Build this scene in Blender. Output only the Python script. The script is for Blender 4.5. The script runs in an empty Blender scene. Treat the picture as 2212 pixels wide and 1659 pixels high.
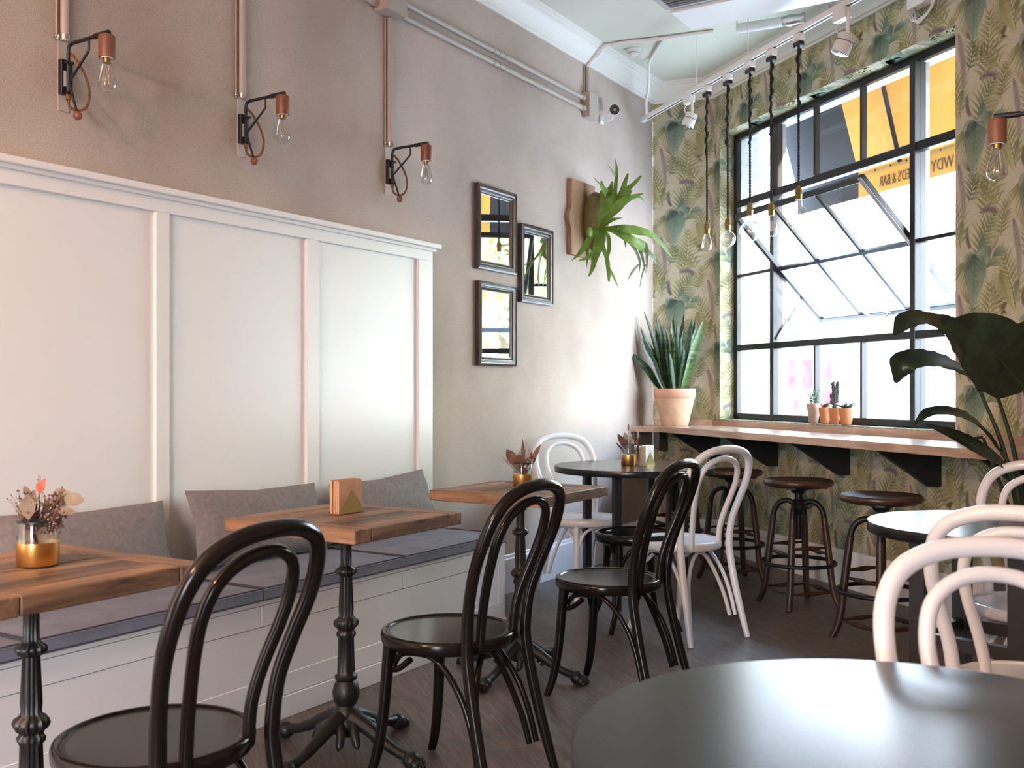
import bpy, math, random
from mathutils import Vector, Matrix, Euler
from math import sin, cos, pi, radians as R

random.seed(7)
C = bpy.context.scene.collection
SC = bpy.context.scene

# ------------------------------------------------------------------ camera, world, lights, exposure
CAMZ = 1.18
cam_d = bpy.data.cameras.new('camera')
cam = bpy.data.objects.new('camera', cam_d); C.objects.link(cam)
cam.location = (0, 0, CAMZ); cam.rotation_euler = (R(90), 0, 0)
cam_d.sensor_width = 36; cam_d.lens = 36 * 2170 / 2212
cam_d.shift_y = 13.5 / 2212
cam_d.clip_start = .05; cam_d.clip_end = 200
cam_d.dof.use_dof = True; cam_d.dof.focus_distance = 4.2; cam_d.dof.aperture_fstop = 5.6
SC.camera = cam
SC.view_settings.view_transform = 'Standard'
SC.view_settings.look = 'None'
SC.view_settings.gamma = 1
SC.view_settings.use_curve_mapping = False
SC.view_settings.exposure = 0.84
SC.cycles.use_denoising = True
SC.cycles.max_bounces = 10
SC.cycles.diffuse_bounces = 5
SC.cycles.glossy_bounces = 4
SC.cycles.transparent_max_bounces = 16
SC.cycles.caustics_reflective = False
SC.cycles.caustics_refractive = False
SC.cycles.sample_clamp_indirect = 6.0

w = bpy.data.worlds.new('sky'); SC.world = w; w.use_nodes = True
nt = w.node_tree; nt.nodes.clear()
wo = nt.nodes.new('ShaderNodeOutputWorld'); bg = nt.nodes.new('ShaderNodeBackground')
tc = nt.nodes.new('ShaderNodeTexCoord'); sp = nt.nodes.new('ShaderNodeSeparateXYZ'); cr = nt.nodes.new('ShaderNodeValToRGB')
nt.links.new(tc.outputs['Generated'], sp.inputs[0]); nt.links.new(sp.outputs['Z'], cr.inputs[0])
cr.color_ramp.elements[0].position = 0.0; cr.color_ramp.elements[0].color = (.93, .96, 1.0, 1)
cr.color_ramp.elements[1].position = .8; cr.color_ramp.elements[1].color = (.36, .58, 1.0, 1)
nt.links.new(cr.outputs[0], bg.inputs[0]); bg.inputs[1].default_value = 18.5
nt.links.new(bg.outputs[0], wo.inputs[0])

def lamp(name, kind, loc, energy, color=(1, 1, 1), **kw):
    d = bpy.data.lights.new(name, kind); d.energy = energy; d.color = color
    o = bpy.data.objects.new(name, d); C.objects.link(o); o.location = loc
    for k, v in kw.items():
        if k == 'rot': o.rotation_euler = v
        else: setattr(d, k, v)
    return o
def aim(o, target):
    o.rotation_euler = (Vector(target) - o.location).to_track_quat('-Z', 'Y').to_euler()

# low sun from the right, almost parallel to the window wall: lights the left jamb, the sill and the facades opposite
sun = lamp('sun', 'SUN', (0, 0, 20), 20.0, (1, .86, .74), angle=R(1.0))
aim(sun, Vector((0, 0, 20)) + Vector((-.324 - .946 * .115, .946 - .324 * .115, -.20)))

# ------------------------------------------------------------------ room frame
def hd(a): return Vector((sin(R(a)), cos(R(a)), 0))          # heading (deg clockwise from view axis)
T = hd(31.96); NL = Vector((T.y, -T.x, 0))                   # along left wall / into the room
DL = 3.126                                                   # distance camera - left wall
OL = -DL * NL
CO = Vector((1.068, 7.62, 0))
F = hd(109.6); NF = Vector((F.y, -F.x, 0))
JO = CO + .462 * F
S = hd(161.1); NW = Vector((S.y, -S.x, 0))
KO = JO + 4.7 * S
AO = OL - 4.2 * T
CEIL = 3.479
ROT_L = math.atan2(NL.y, NL.x); ROT_F = math.atan2(NF.y, NF.x); ROT_W = math.atan2(NW.y, NW.x)
def L(x, y, z=0): return OL + x * NL + y * T + Vector((0, 0, z))
def W(x, y, z=0): return JO + x * NW + y * S + Vector((0, 0, z))
def FC(x, y, z=0): return CO + x * NF + y * F + Vector((0, 0, z))
def ya(u, x=0):                                              # along-wall coordinate on the left wall for an image column
    k = (u - 1106) / 2170
    Y = (DL - x) / (T.x - T.y * k)
    return T.x * k * Y + T.y * Y

# sky portals: the street window and the shop front behind the camera
def portal(name, center, normal, sx, sz):
    o = lamp(name, 'AREA', center, 1.0, shape='RECTANGLE', size=sx, size_y=sz)
    o.rotation_euler = (-Vector(normal)).to_track_quat('Z', 'Y').to_euler()
    o.data.cycles.is_portal = True
    return o
portal('sky_portal', W(-.34, 1.25, 2.02), NW, 2.5, 2.2)

# ------------------------------------------------------------------ materials
MATS = {}
def new_mat(name):
    m = bpy.data.materials.new(name); m.use_nodes = True
    nt = m.node_tree; b = nt.nodes['Principled BSDF']
    MATS[name] = m
    return m, nt, b
def srgb(*c):
    return tuple(((x / 255) / 12.92 if x / 255 <= .04045 else ((x / 255 + .055) / 1.055) ** 2.4) for x in c) + (1,)
def mat(name, col, rough=.5, metal=0, var=0, scale=8, bump=0, bscale=60, coat=0, spec=.5, trans=0, stretch=None):
    m, nt, b = new_mat(name)
    b.inputs['Base Color'].default_value = col; b.inputs['Roughness'].default_value = rough
    b.inputs['Metallic'].default_value = metal; b.inputs['Specular IOR Level'].default_value = spec
    b.inputs['Coat Weight'].default_value = coat; b.inputs['Coat Roughness'].default_value = .12
    if trans:
        b.inputs['Subsurface Weight'].default_value = 0
    N = nt.nodes; Lk = nt.links
    if var or bump:
        tc = N.new('ShaderNodeTexCoord'); mp = N.new('ShaderNodeMapping'); Lk.new(tc.outputs['Object'], mp.inputs[0])
        if stretch: mp.inputs['Scale'].default_value = stretch
    if var:
        no = N.new('ShaderNodeTexNoise'); no.inputs['Scale'].default_value = scale; no.inputs['Detail'].default_value = 5
        Lk.new(mp.outputs[0], no.inputs[0])
        cr = N.new('ShaderNodeValToRGB'); Lk.new(no.outputs[0], cr.inputs[0])
        cr.color_ramp.elements[0].position = .3; cr.color_ramp.elements[1].position = .7
        cr.color_ramp.elements[0].color = tuple(min(1, c * (1 - var)) for c in col[:3]) + (1,)
        cr.color_ramp.elements[1].color = tuple(min(1, c * (1 + var)) for c in col[:3]) + (1,)
        Lk.new(cr.outputs[0], b.inputs['Base Color'])
    if bump:
        n2 = N.new('ShaderNodeTexNoise'); n2.inputs['Scale'].default_value = bscale; n2.inputs['Detail'].default_value = 3
        Lk.new(mp.outputs[0], n2.inputs[0])
        bu = N.new('ShaderNodeBump'); bu.inputs['Strength'].default_value = bump; bu.inputs['Distance'].default_value = .002
        Lk.new(n2.outputs[0], bu.inputs['Height']); Lk.new(bu.outputs[0], b.inputs['Normal'])
    return m
def wood(name, c1, c2, axis='x', scale=6, rough=.5, bump=.25, knots=True, coat=0):
    m, nt, b = new_mat(name); N = nt.nodes; Lk = nt.links
    tc = N.new('ShaderNodeTexCoord'); mp = N.new('ShaderNodeMapping'); Lk.new(tc.outputs['Object'], mp.inputs[0])
    s = {'x': (.12, 1, 1), 'y': (1, .12, 1), 'z': (1, 1, .12)}[axis]
    mp.inputs['Scale'].default_value = s
    no = N.new('ShaderNodeTexNoise'); no.inputs['Scale'].default_value = scale * 5; no.inputs['Detail'].default_value = 8
    no.inputs['Roughness'].default_value = .65; no.inputs['Distortion'].default_value = .6
    Lk.new(mp.outputs[0], no.inputs[0])
    n2 = N.new('ShaderNodeTexNoise'); n2.inputs['Scale'].default_value = scale * .8; n2.inputs['Detail'].default_value = 3
    Lk.new(mp.outputs[0], n2.inputs[0])
    mx = N.new('ShaderNodeMath'); mx.operation = 'MULTIPLY_ADD'; mx.inputs[1].default_value = .55
    Lk.new(n2.outputs[0], mx.inputs[0])
    m3 = N.new('ShaderNodeMath'); m3.operation = 'MULTIPLY'; m3.inputs[1].default_value = .5
    Lk.new(no.outputs[0], m3.inputs[0]); Lk.new(m3.outputs[0], mx.inputs[2])
    cr = N.new('ShaderNodeValToRGB'); Lk.new(mx.outputs[0], cr.inputs[0])
    e = cr.color_ramp.elements; e[0].position = .43; e[0].color = c1; e[1].position = .62; e[1].color = c2
    Lk.new(cr.outputs[0], b.inputs['Base Color'])
    b.inputs['Roughness'].default_value = rough; b.inputs['Coat Weight'].default_value = coat; b.inputs['Coat Roughness'].default_value = .15
    bu = N.new('ShaderNodeBump'); bu.inputs['Strength'].default_value = bump; bu.inputs['Distance'].default_value = .003
    Lk.new(no.outputs[0], bu.inputs['Height']); Lk.new(bu.outputs[0], b.inputs['Normal'])
    return m
def thin_glass(name, tint=(1, 1, 1, 1), ior=1.45, rough=0.0, boost=1.0):
    m = bpy.data.materials.new(name); m.use_nodes = True; nt = m.node_tree; N = nt.nodes; N.clear(); Lk = nt.links
    o = N.new('ShaderNodeOutputMaterial'); mx = N.new('ShaderNodeMixShader'); tr = N.new('ShaderNodeBsdfTransparent')
    gl = N.new('ShaderNodeBsdfGlossy'); fr = N.new('ShaderNodeFresnel')
    ge = N.new('ShaderNodeNewGeometry'); mi = N.new('ShaderNodeMix'); mi.data_type = 'FLOAT'      # same reflectance from either face
    mi.inputs[2].default_value = ior; mi.inputs[3].default_value = 1 / ior
    Lk.new(ge.outputs['Backfacing'], mi.inputs[0]); Lk.new(mi.outputs[0], fr.inputs[0]); tr.inputs[0].default_value = tint; gl.inputs['Roughness'].default_value = rough
    if boost != 1:
        mu = N.new('ShaderNodeMath'); mu.operation = 'MULTIPLY'; mu.inputs[1].default_value = boost; mu.use_clamp = True
        Lk.new(fr.outputs[0], mu.inputs[0]); Lk.new(mu.outputs[0], mx.inputs[0])
    else: Lk.new(fr.outputs[0], mx.inputs[0])
    Lk.new(tr.outputs[0], mx.inputs[1]); Lk.new(gl.outputs[0], mx.inputs[2]); Lk.new(mx.outputs[0], o.inputs[0])
    MATS[name] = m; return m
def leafmat(name, c1, c2, rough=.4, trans=.25, scale=12, stretch=(1, 1, 1), bands=None):
    m, nt, b = new_mat(name); N = nt.nodes; Lk = nt.links
    tc = N.new('ShaderNodeTexCoord'); mp = N.new('ShaderNodeMapping'); Lk.new(tc.outputs['Object'], mp.inputs[0]); mp.inputs['Scale'].default_value = stretch
    no = N.new('ShaderNodeTexNoise'); no.inputs['Scale'].default_value = scale; no.inputs['Detail'].default_value = 4
    Lk.new(mp.outputs[0], no.inputs[0])
    cr = N.new('ShaderNodeValToRGB'); Lk.new(no.outputs[0], cr.inputs[0])
    cr.color_ramp.elements[0].position = .38; cr.color_ramp.elements[1].position = .62
    cr.color_ramp.elements[0].color = c1; cr.color_ramp.elements[1].color = c2
    Lk.new(cr.outputs[0], b.inputs['Base Color']); b.inputs['Roughness'].default_value = rough
    if trans:
        out = N['Material Output']; tl = N.new('ShaderNodeBsdfTranslucent'); mx = N.new('ShaderNodeMixShader'); mx.inputs[0].default_value = trans
        Lk.new(cr.outputs[0], tl.inputs[0]); Lk.new(b.outputs[0], mx.inputs[1]); Lk.new(tl.outputs[0], mx.inputs[2]); Lk.new(mx.outputs[0], out.inputs[0])
    return m

def plaster():
    m, nt, b = new_mat('taupe_plaster'); N = nt.nodes; Lk = nt.links
    tc = N.new('ShaderNodeTexCoord')
    a = N.new('ShaderNodeTexNoise'); a.inputs['Scale'].default_value = 1.1; a.inputs['Detail'].default_value = 6; Lk.new(tc.outputs['Object'], a.inputs[0])
    r1 = N.new('ShaderNodeValToRGB'); Lk.new(a.outputs[0], r1.inputs[0])
    r1.color_ramp.elements[0].position = .35; r1.color_ramp.elements[0].color = (.41, .335, .285, 1)
    r1.color_ramp.elements[1].position = .68; r1.color_ramp.elements[1].color = (.56, .47, .405, 1)
    g = N.new('ShaderNodeTexNoise'); g.inputs['Scale'].default_value = 240; g.inputs['Detail'].default_value = 2; Lk.new(tc.outputs['Object'], g.inputs[0])
    r2 = N.new('ShaderNodeValToRGB'); Lk.new(g.outputs[0], r2.inputs[0])
    r2.color_ramp.elements[0].position = .36; r2.color_ramp.elements[0].color = (.72, .72, .73, 1)
    r2.color_ramp.elements[1].position = .5; r2.color_ramp.elements[1].color = (1, 1, 1, 1)
    mx = N.new('ShaderNodeMix'); mx.data_type = 'RGBA'; mx.blend_type = 'MULTIPLY'; mx.inputs[0].default_value = .8
    Lk.new(r1.outputs[0], mx.inputs[6]); Lk.new(r2.outputs[0], mx.inputs[7]); Lk.new(mx.outputs[2], b.inputs['Base Color'])
    b.inputs['Roughness'].default_value = .9; b.inputs['Specular IOR Level'].default_value = .2
    bu = N.new('ShaderNodeBump'); bu.inputs['Strength'].default_value = .5; bu.inputs['Distance'].default_value = .003
    Lk.new(g.outputs[0], bu.inputs['Height']); Lk.new(bu.outputs[0], b.inputs['Normal'])
    return m
def floor_mat():
    m, nt, b = new_mat('plank_floor'); N = nt.nodes; Lk = nt.links
    tc = N.new('ShaderNodeTexCoord'); mp = N.new('ShaderNodeMapping'); Lk.new(tc.outputs['Object'], mp.inputs[0])
    mp.inputs['Rotation'].default_value = (0, 0, -math.atan2(S.y, S.x))
    br = N.new('ShaderNodeTexBrick'); Lk.new(mp.outputs[0], br.inputs[0])
    br.inputs['Scale'].default_value = 1; br.inputs['Brick Width'].default_value = 1.25; br.inputs['Row Height'].default_value = .165
    br.inputs['Mortar Size'].default_value = .0012; br.inputs['Bias'].default_value = 0
    br.inputs['Color1'].default_value = (.30, .30, .30, 1); br.inputs['Color2'].default_value = (.62, .62, .62, 1); br.inputs['Mortar'].default_value = (.12, .12, .12, 1)
    m2 = N.new('ShaderNodeMapping'); m2.inputs['Scale'].default_value = (.9, 9, 1); Lk.new(mp.outputs[0], m2.inputs[0])
    no = N.new('ShaderNodeTexNoise'); no.inputs['Scale'].default_value = 6; no.inputs['Detail'].default_value = 9; no.inputs['Roughness'].default_value = .7; no.inputs['Distortion'].default_value = 1.2
    Lk.new(m2.outputs[0], no.inputs[0])
    cr = N.new('ShaderNodeValToRGB'); Lk.new(no.outputs[0], cr.inputs[0])
    cr.color_ramp.elements[0].position = .35; cr.color_ramp.elements[0].color = (.075, .053, .044, 1)
    cr.color_ramp.elements[1].position = .68; cr.color_ramp.elements[1].color = (.19, .148, .128, 1)
    mx = N.new('ShaderNodeMix'); mx.data_type = 'RGBA'; mx.blend_type = 'OVERLAY'; mx.inputs[0].default_value = .65
    Lk.new(cr.outputs[0], mx.inputs[6]); Lk.new(br.outputs[0], mx.inputs[7]); Lk.new(mx.outputs[2], b.inputs['Base Color'])
    b.inputs['Roughness'].default_value = .42
    bu = N.new('ShaderNodeBump'); bu.inputs['Strength'].default_value = .15; bu.inputs['Distance'].default_value = .002
    Lk.new(no.outputs[0], bu.inputs['Height']); Lk.new(bu.outputs[0], b.inputs['Normal'])
    return m
def paper_mat():
    m, nt, b = new_mat('printed_wallpaper'); N = nt.nodes
    at = N.new('ShaderNodeAttribute'); at.attribute_name = 'print'
    tc = N.new('ShaderNodeTexCoord'); no = N.new('ShaderNodeTexNoise'); no.inputs['Scale'].default_value = 22; no.inputs['Detail'].default_value = 4
    nt.links.new(tc.outputs['Object'], no.inputs[0])
    r = N.new('ShaderNodeValToRGB'); nt.links.new(no.outputs[0], r.inputs[0])
    r.color_ramp.elements[0].position = .3; r.color_ramp.elements[0].color = (.80, .80, .80, 1); r.color_ramp.elements[1].position = .7; r.color_ramp.elements[1].color = (1, 1, 1, 1)
    mx = N.new('ShaderNodeMix'); mx.data_type = 'RGBA'; mx.blend_type = 'MULTIPLY'; mx.inputs[0].default_value = .8
    nt.links.new(at.outputs['Color'], mx.inputs[6]); nt.links.new(r.outputs[0], mx.inputs[7]); nt.links.new(mx.outputs[2], b.inputs['Base Color'])
    b.inputs['Roughness'].default_value = .75; b.inputs['Specular IOR Level'].default_value = .25
    return m

M = MATS
plaster(); floor_mat(); paper_mat()
mat('white_paint', (.80, .79, .77, 1), .35)
mat('ceiling_paint', (.63, .64, .54, 1), .8)
mat('crown_paint', (.74, .74, .68, 1), .5)
mat('bench_paint', (.78, .76, .76, 1), .4)
mat('conduit_paint', (.42, .36, .31, 1), .45, bump=.2, bscale=150)
mat('white_plastic', (.78, .78, .76, 1), .35)
mat('stone', (.55, .56, .52, 1), .9, var=.25, scale=60, bump=.8, bscale=120)
mat('steel_mid', (.075, .075, .08, 1), .5)
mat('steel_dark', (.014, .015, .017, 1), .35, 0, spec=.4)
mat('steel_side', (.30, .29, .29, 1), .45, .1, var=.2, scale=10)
mat('black_paint', (.010, .011, .014, 1), .45)
mat('black_lacquer', (.009, .0065, .0055, 1), .17, coat=.0, spec=.26)
mat('black_seat', (.022, .017, .015, 1), .34, var=.3, scale=10, spec=.35)
mat('white_lacquer', (.74, .75, .77, 1), .28, coat=.3)
mat('table_black', (.010, .010, .011, 1), .24, var=.2, scale=30, stretch=(1, 12, 1), spec=.38)
mat('iron_black', (.012, .010, .0095, 1), .42, .0, bump=.3, bscale=90)
mat('stool_iron', (.022, .02, .02, 1), .42, .6, bump=.3, bscale=80)
mat('cushion_fabric', (.19, .20, .26, 1), .85, var=.15, scale=9, bump=.4, bscale=300)
mat('velvet', (.20, .17, .165, 1), .8, var=.16, scale=55, bump=.5, bscale=110)
mat('velvet_brown', (.12, .075, .060, 1), .7, var=.3, scale=30, bump=.4, bscale=90)
mat('piping', (.05, .05, .07, 1), .8)
mat('brass', (.86, .50, .16, 1), .30, 1.0, bump=.15, bscale=60, stretch=(.3, .3, 8))
mat('brass_plate', (.60, .44, .18, 1), .38, 1.0)
mat('old_brass', (.34, .22, .07, 1), .35, 1.0)
mat('chrome', (.7, .7, .7, 1), .15, 1.0)
mat('mirror', (.88, .88, .85, 1), .01, 1.0)
mat('kraft', (.56, .31, .18, 1), .85, var=.1, scale=20)
mat('paper_white', (.66, .58, .50, 1), .85, var=.1, scale=20)
mat('terracotta', (.52, .20, .085, 1), .8, var=.12, scale=9)
mat('terracotta_pale', (.62, .43, .29, 1), .85, var=.22, scale=12)
mat('terracotta_grey', (.40, .29, .23, 1), .85, var=.15, scale=14)
mat('rim_orange', (.58, .30, .20, 1), .8, var=.1, scale=12)
mat('soil', (.04, .028, .02, 1), .95, bump=.8, bscale=60)
mat('pot_grey', (.13, .12, .12, 1), .7)
mat('black_cord', (.012, .012, .012, 1), .8)
mat('brown_cord', (.17, .07, .025, 1), .7)
mat('socket_wood', (.20, .075, .035, 1), .45, var=.2, scale=20, stretch=(1, 1, .2))
mat('label_white', (.6, .6, .6, 1), .5)
mat('grey_plastic', (.36, .37, .38, 1), .4)
mat('lens', (.01, .01, .012, 1), .1)
mat('foil', (.7, .7, .7, 1), .25, 1.0, bump=1.0, bscale=40)
mat('vent_grey', (.42, .41, .39, 1), .5)
mat('vent_dark', (.08, .08, .08, 1), .6)
leafmat('yellow_canvas', (.86, .56, .13, 1), (.90, .60, .16, 1), .8, .16, .8)
mat('grey_canvas', (.045, .05, .06, 1), .85)
mat('pavement', (.55, .53, .50, 1), .9, var=.1, scale=2)
mat('facade_white', (.82, .82, .80, 1), .85, var=.06, scale=1)
mat('facade_pink', (.55, .038, .065, 1), .8, var=.6, scale=3)
mat('facade_grey', (.55, .58, .62, 1), .8)
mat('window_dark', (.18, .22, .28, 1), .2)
mat('bark', (.12, .09, .06, 1), .9)
mat('letters', (.16, .12, .09, 1), .8)
mat('dry_stem', (.13, .075, .05, 1), .8)
wood('top_wood_y', srgb(68, 46, 34), srgb(150, 112, 82), 'y', 7, .55, .5)
wood('top_wood_x', srgb(76, 52, 38), srgb(156, 116, 84), 'x', 7, .55, .5)
wood('counter_wood', srgb(150, 116, 94), srgb(196, 164, 140), 'y', 5, .22, .08, coat=.25)
wood('stool_wood', (.020, .009, .005, 1), (.055, .025, .013, 1), 'z', 9, .4, .3)
wood('stool_seat_wood', (.028, .013, .008, 1), (.080, .040, .022, 1), 'x', 9, .35, .4, coat=.2)
wood('frame_wood', (.028, .018, .015, 1), (.07, .05, .045, 1), 'z', 8, .3, .2, coat=.3)
wood('board_wood', srgb(110, 80, 58), srgb(160, 124, 94), 'z', 6, .7, .3)
thin_glass('window_glass', (.98, 1, .99, 1), 1.45)
thin_glass('bulb_glass', (.92, .93, .94, 1), 1.6, 0, 2.0)
thin_glass('vase_glass', (.96, .98, .98, 1), 1.45, 0, 1.3)
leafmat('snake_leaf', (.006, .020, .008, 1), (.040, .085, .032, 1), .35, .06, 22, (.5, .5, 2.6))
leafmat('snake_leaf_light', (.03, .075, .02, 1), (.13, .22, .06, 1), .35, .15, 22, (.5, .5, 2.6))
leafmat('fern_leaf', (.13, .23, .025, 1), (.21, .34, .05, 1), .4, .3, 9)
leafmat('fern_pale', (.24, .34, .20, 1), (.34, .42, .30, 1), .5, .35, 9)
leafmat('fern_shield', (.12, .06, .03, 1), (.16, .17, .05, 1), .6, .1, 9)
leafmat('fern_rust', (.28, .08, .025, 1), (.36, .15, .06, 1), .7, .2, 20)
leafmat('big_leaf', (.008, .016, .009, 1), (.016, .034, .014, 1), .32, .06, 20)
leafmat('big_stem', (.02, .03, .012, 1), (.03, .045, .018, 1), .5, 0, 9)
leafmat('succulent', (.09, .16, .08, 1), (.20, .30, .14, 1), .45, .3, 30)
leafmat('succulent_dark', (.03, .05, .035, 1), (.07, .10, .06, 1), .45, .1, 30)
leafmat('cactus', (.035, .038, .034, 1), (.09, .085, .08, 1), .7, 0, 40)
leafmat('dry_leaf', (.22, .15, .10, 1), (.36, .27, .19, 1), .7, .2, 16)
leafmat('dry_leaf_brown', (.14, .065, .042, 1), (.24, .12, .08, 1), .7, .2, 16)
leafmat('dry_flower', (.16, .055, .05, 1), (.32, .16, .12, 1), .8, .2, 60)
leafmat('dry_cream', (.38, .28, .22, 1), (.52, .42, .34, 1), .8, .2, 60)
leafmat('coral_petal', (.62, .12, .07, 1), (.78, .22, .14, 1), .7, .3, 60)
leafmat('grass_head', (.32, .28, .25, 1), (.45, .40, .36, 1), .8, .2, 60)
leafmat('tree_leaf', (.34, .40, .16, 1), (.68, .72, .38, 1), .6, .5, 2)

# ------------------------------------------------------------------ mesh builder
class MB:
    def __init__(s): s.v = []; s.f = []; s.m = []; s.sm = []; s.mats = []; s.xf = None
    def mi(s, m):
        if m not in s.mats: s.mats.append(m)
        return s.mats.index(m)
    def add(s, verts, faces, m=None, smooth=False):
        b = len(s.v)
        if s.xf is not None: verts = [s.xf @ Vector(p) for p in verts]
        s.v += [tuple(p) for p in verts]
        k = s.mi(m) if m else 0
        for f in faces:
            s.f.append(tuple(b + i for i in f)); s.m.append(k); s.sm.append(smooth)
        return s
    def box(s, x0, x1, y0, y1, z0, z1, m=None, bev=0, mtx=None):
        if x0 > x1: x0, x1 = x1, x0
        if y0 > y1: y0, y1 = y1, y0
        if z0 > z1: z0, z1 = z1, z0
        if bev <= 0:
            p = [(x0, y0, z0), (x1, y0, z0), (x1, y1, z0), (x0, y1, z0), (x0, y0, z1), (x1, y0, z1), (x1, y1, z1), (x0, y1, z1)]
            f = [(0, 3, 2, 1), (4, 5, 6, 7), (0, 1, 5, 4), (1, 2, 6, 5), (2, 3, 7, 6), (3, 0, 4, 7)]
        else:
            b = min(bev, (x1 - x0) / 2.01, (y1 - y0) / 2.01, (z1 - z0) / 2.01)
            p = []; idx = {}
            for ix, (X, sx) in enumerate(((x0, 1), (x1, -1))):
                for iy, (Y, sy) in enumerate(((y0, 1), (y1, -1))):
                    for iz, (Z, sz) in enumerate(((z0, 1), (z1, -1))):
                        for a in range(3):
                            q = [X + sx * b, Y + sy * b, Z + sz * b]; q[a] = (X, Y, Z)[a]
                            idx[(ix, iy, iz, a)] = len(p); p.append(tuple(q))
            I = lambda ix, iy, iz, a: idx[(ix, iy, iz, a)]
            f = []
            for i in (0, 1):
                f.append((I(i, 0, 0, 0), I(i, 1, 0, 0), I(i, 1, 1, 0), I(i, 0, 1, 0)) if i else (I(i, 0, 0, 0), I(i, 0, 1, 0), I(i, 1, 1, 0), I(i, 1, 0, 0)))
                f.append((I(0, i, 0, 1), I(0, i, 1, 1), I(1, i, 1, 1), I(1, i, 0, 1)) if i else (I(0, i, 0, 1), I(1, i, 0, 1), I(1, i, 1, 1), I(0, i, 1, 1)))
                f.append((I(0, 0, i, 2), I(1, 0, i, 2), I(1, 1, i, 2), I(0, 1, i, 2)) if i else (I(0, 0, i, 2), I(0, 1, i, 2), I(1, 1, i, 2), I(1, 0, i, 2)))
            for i in (0, 1):
                for j in (0, 1):
                    f.append((I(i, j, 0, 0), I(i, j, 1, 0), I(i, j, 1, 1), I(i, j, 0, 1)))
                    f.append((I(i, 0, j, 0), I(i, 1, j, 0), I(i, 1, j, 2), I(i, 0, j, 2)))
                    f.append((I(0, i, j, 1), I(1, i, j, 1), I(1, i, j, 2), I(0, i, j, 2)))
                    for k in (0, 1): f.append((I(i, j, k, 0), I(i, j, k, 1), I(i, j, k, 2)))
        if mtx is not None: p = [mtx @ Vector(q) for q in p]
        return s.add(p, f, m)
    def tube(s, pts, r, m=None, seg=10, closed=False, cap=True, flat=1.0, up=None):
        pts = [Vector(p) for p in pts]; n = len(pts)
        rr = r if isinstance(r, (list, tuple)) else [r] * n
        tn = []
        for i in range(n):
            a = pts[(i - 1) % n] if closed or i else pts[0]
            b = pts[(i + 1) % n] if closed or i < n - 1 else pts[-1]
            d = (b - a); tn.append(d.normalized() if d.length > 1e-9 else Vector((0, 0, 1)))
        u = Vector(up) if up is not None else (Vector((0, 0, 1)) if abs(tn[0].z) < .9 else Vector((1, 0, 0)))
        u = (u - tn[0] * u.dot(tn[0])).normalized()
        us = [u]
        for i in range(1, n):
            q = tn[i - 1].rotation_difference(tn[i]); u = q @ us[-1]
            u = (u - tn[i] * u.dot(tn[i])).normalized(); us.append(u)
        if closed:
            q = tn[-1].rotation_difference(tn[0]); e = q @ us[-1]
            ang = math.atan2(e.cross(us[0]).dot(tn[0]), e.dot(us[0]))
            us = [Matrix.Rotation(ang * i / n, 3, tn[i]) @ us[i] for i in range(n)]
        V = []; Fc = []
        for i in range(n):
            w_ = tn[i].cross(us[i])
            for k in range(seg):
                a = 2 * pi * k / seg
                V.append(pts[i] + rr[i] * (cos(a) * us[i] * flat + sin(a) * w_))
        for i in range(n if closed else n - 1):
            j = (i + 1) % n
            for k in range(seg):
                l = (k + 1) % seg
                Fc.append((i * seg + k, i * seg + l, j * seg + l, j * seg + k))
        s.add(V, Fc, m, True)
        if cap and not closed:
            s.add(V[:seg], [tuple(range(seg))[::-1]], m); s.add(V[-seg:], [tuple(range(seg))], m)
        return s
    def lathe(s, prof, m=None, seg=24, c=(0, 0, 0), smooth=True, flute=0, fl_amp=0, fl_z=None):
        V = []; n = len(prof)
        for (r, z) in prof:
            for k in range(seg):
                a = 2 * pi * k / seg; q = r
                if flute and fl_z and fl_z[0] < z < fl_z[1]: q = r * (1 - fl_amp * abs(sin(a * flute / 2)))
                V.append((c[0] + q * cos(a), c[1] + q * sin(a), c[2] + z))
        Fc = []
        for i in range(n - 1):
            for k in range(seg):
                l = (k + 1) % seg; Fc.append((i * seg + k, i * seg + l, (i + 1) * seg + l, (i + 1) * seg + k))
        s.add(V, Fc, m, smooth)
        if prof[0][0] > 1e-5: s.add(V[:seg], [tuple(range(seg))[::-1]], m)
        if prof[-1][0] > 1e-5: s.add(V[-seg:], [tuple(range(seg))], m)
        return s
    def ball(s, c, r, m=None, seg=10, rings=6, sc=(1, 1, 1)):
        V = [(c[0], c[1], c[2] - r * sc[2])]; Fc = []
        for i in range(1, rings):
            a = -pi / 2 + pi * i / rings
            for k in range(seg):
                b = 2 * pi * k / seg
                V.append((c[0] + r * sc[0] * cos(a) * cos(b), c[1] + r * sc[1] * cos(a) * sin(b), c[2] + r * sc[2] * sin(a)))
        V.append((c[0], c[1], c[2] + r * sc[2])); t = len(V) - 1
        for k in range(seg):
            l = (k + 1) % seg; Fc.append((0, 1 + l, 1 + k)); Fc.append((t, t - seg + k, t - seg + l))
            for i in range(rings - 2):
                a = 1 + i * seg; Fc.append((a + k, a + l, a + seg + l, a + seg + k))
        return s.add(V, Fc, m, True)
    def prism(s, poly, a, b, axis='x', m=None):
        n = len(poly)
        def P(q, h): return {'x': (h, q[0], q[1]), 'y': (q[0], h, q[1]), 'z': (q[0], q[1], h)}[axis]
        V = [P(q, a) for q in poly] + [P(q, b) for q in poly]
        Fc = [tuple(range(n))[::-1], tuple(range(n, 2 * n))] + [(i, (i + 1) % n, n + (i + 1) % n, n + i) for i in range(n)]
        return s.add(V, Fc, m)
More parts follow.
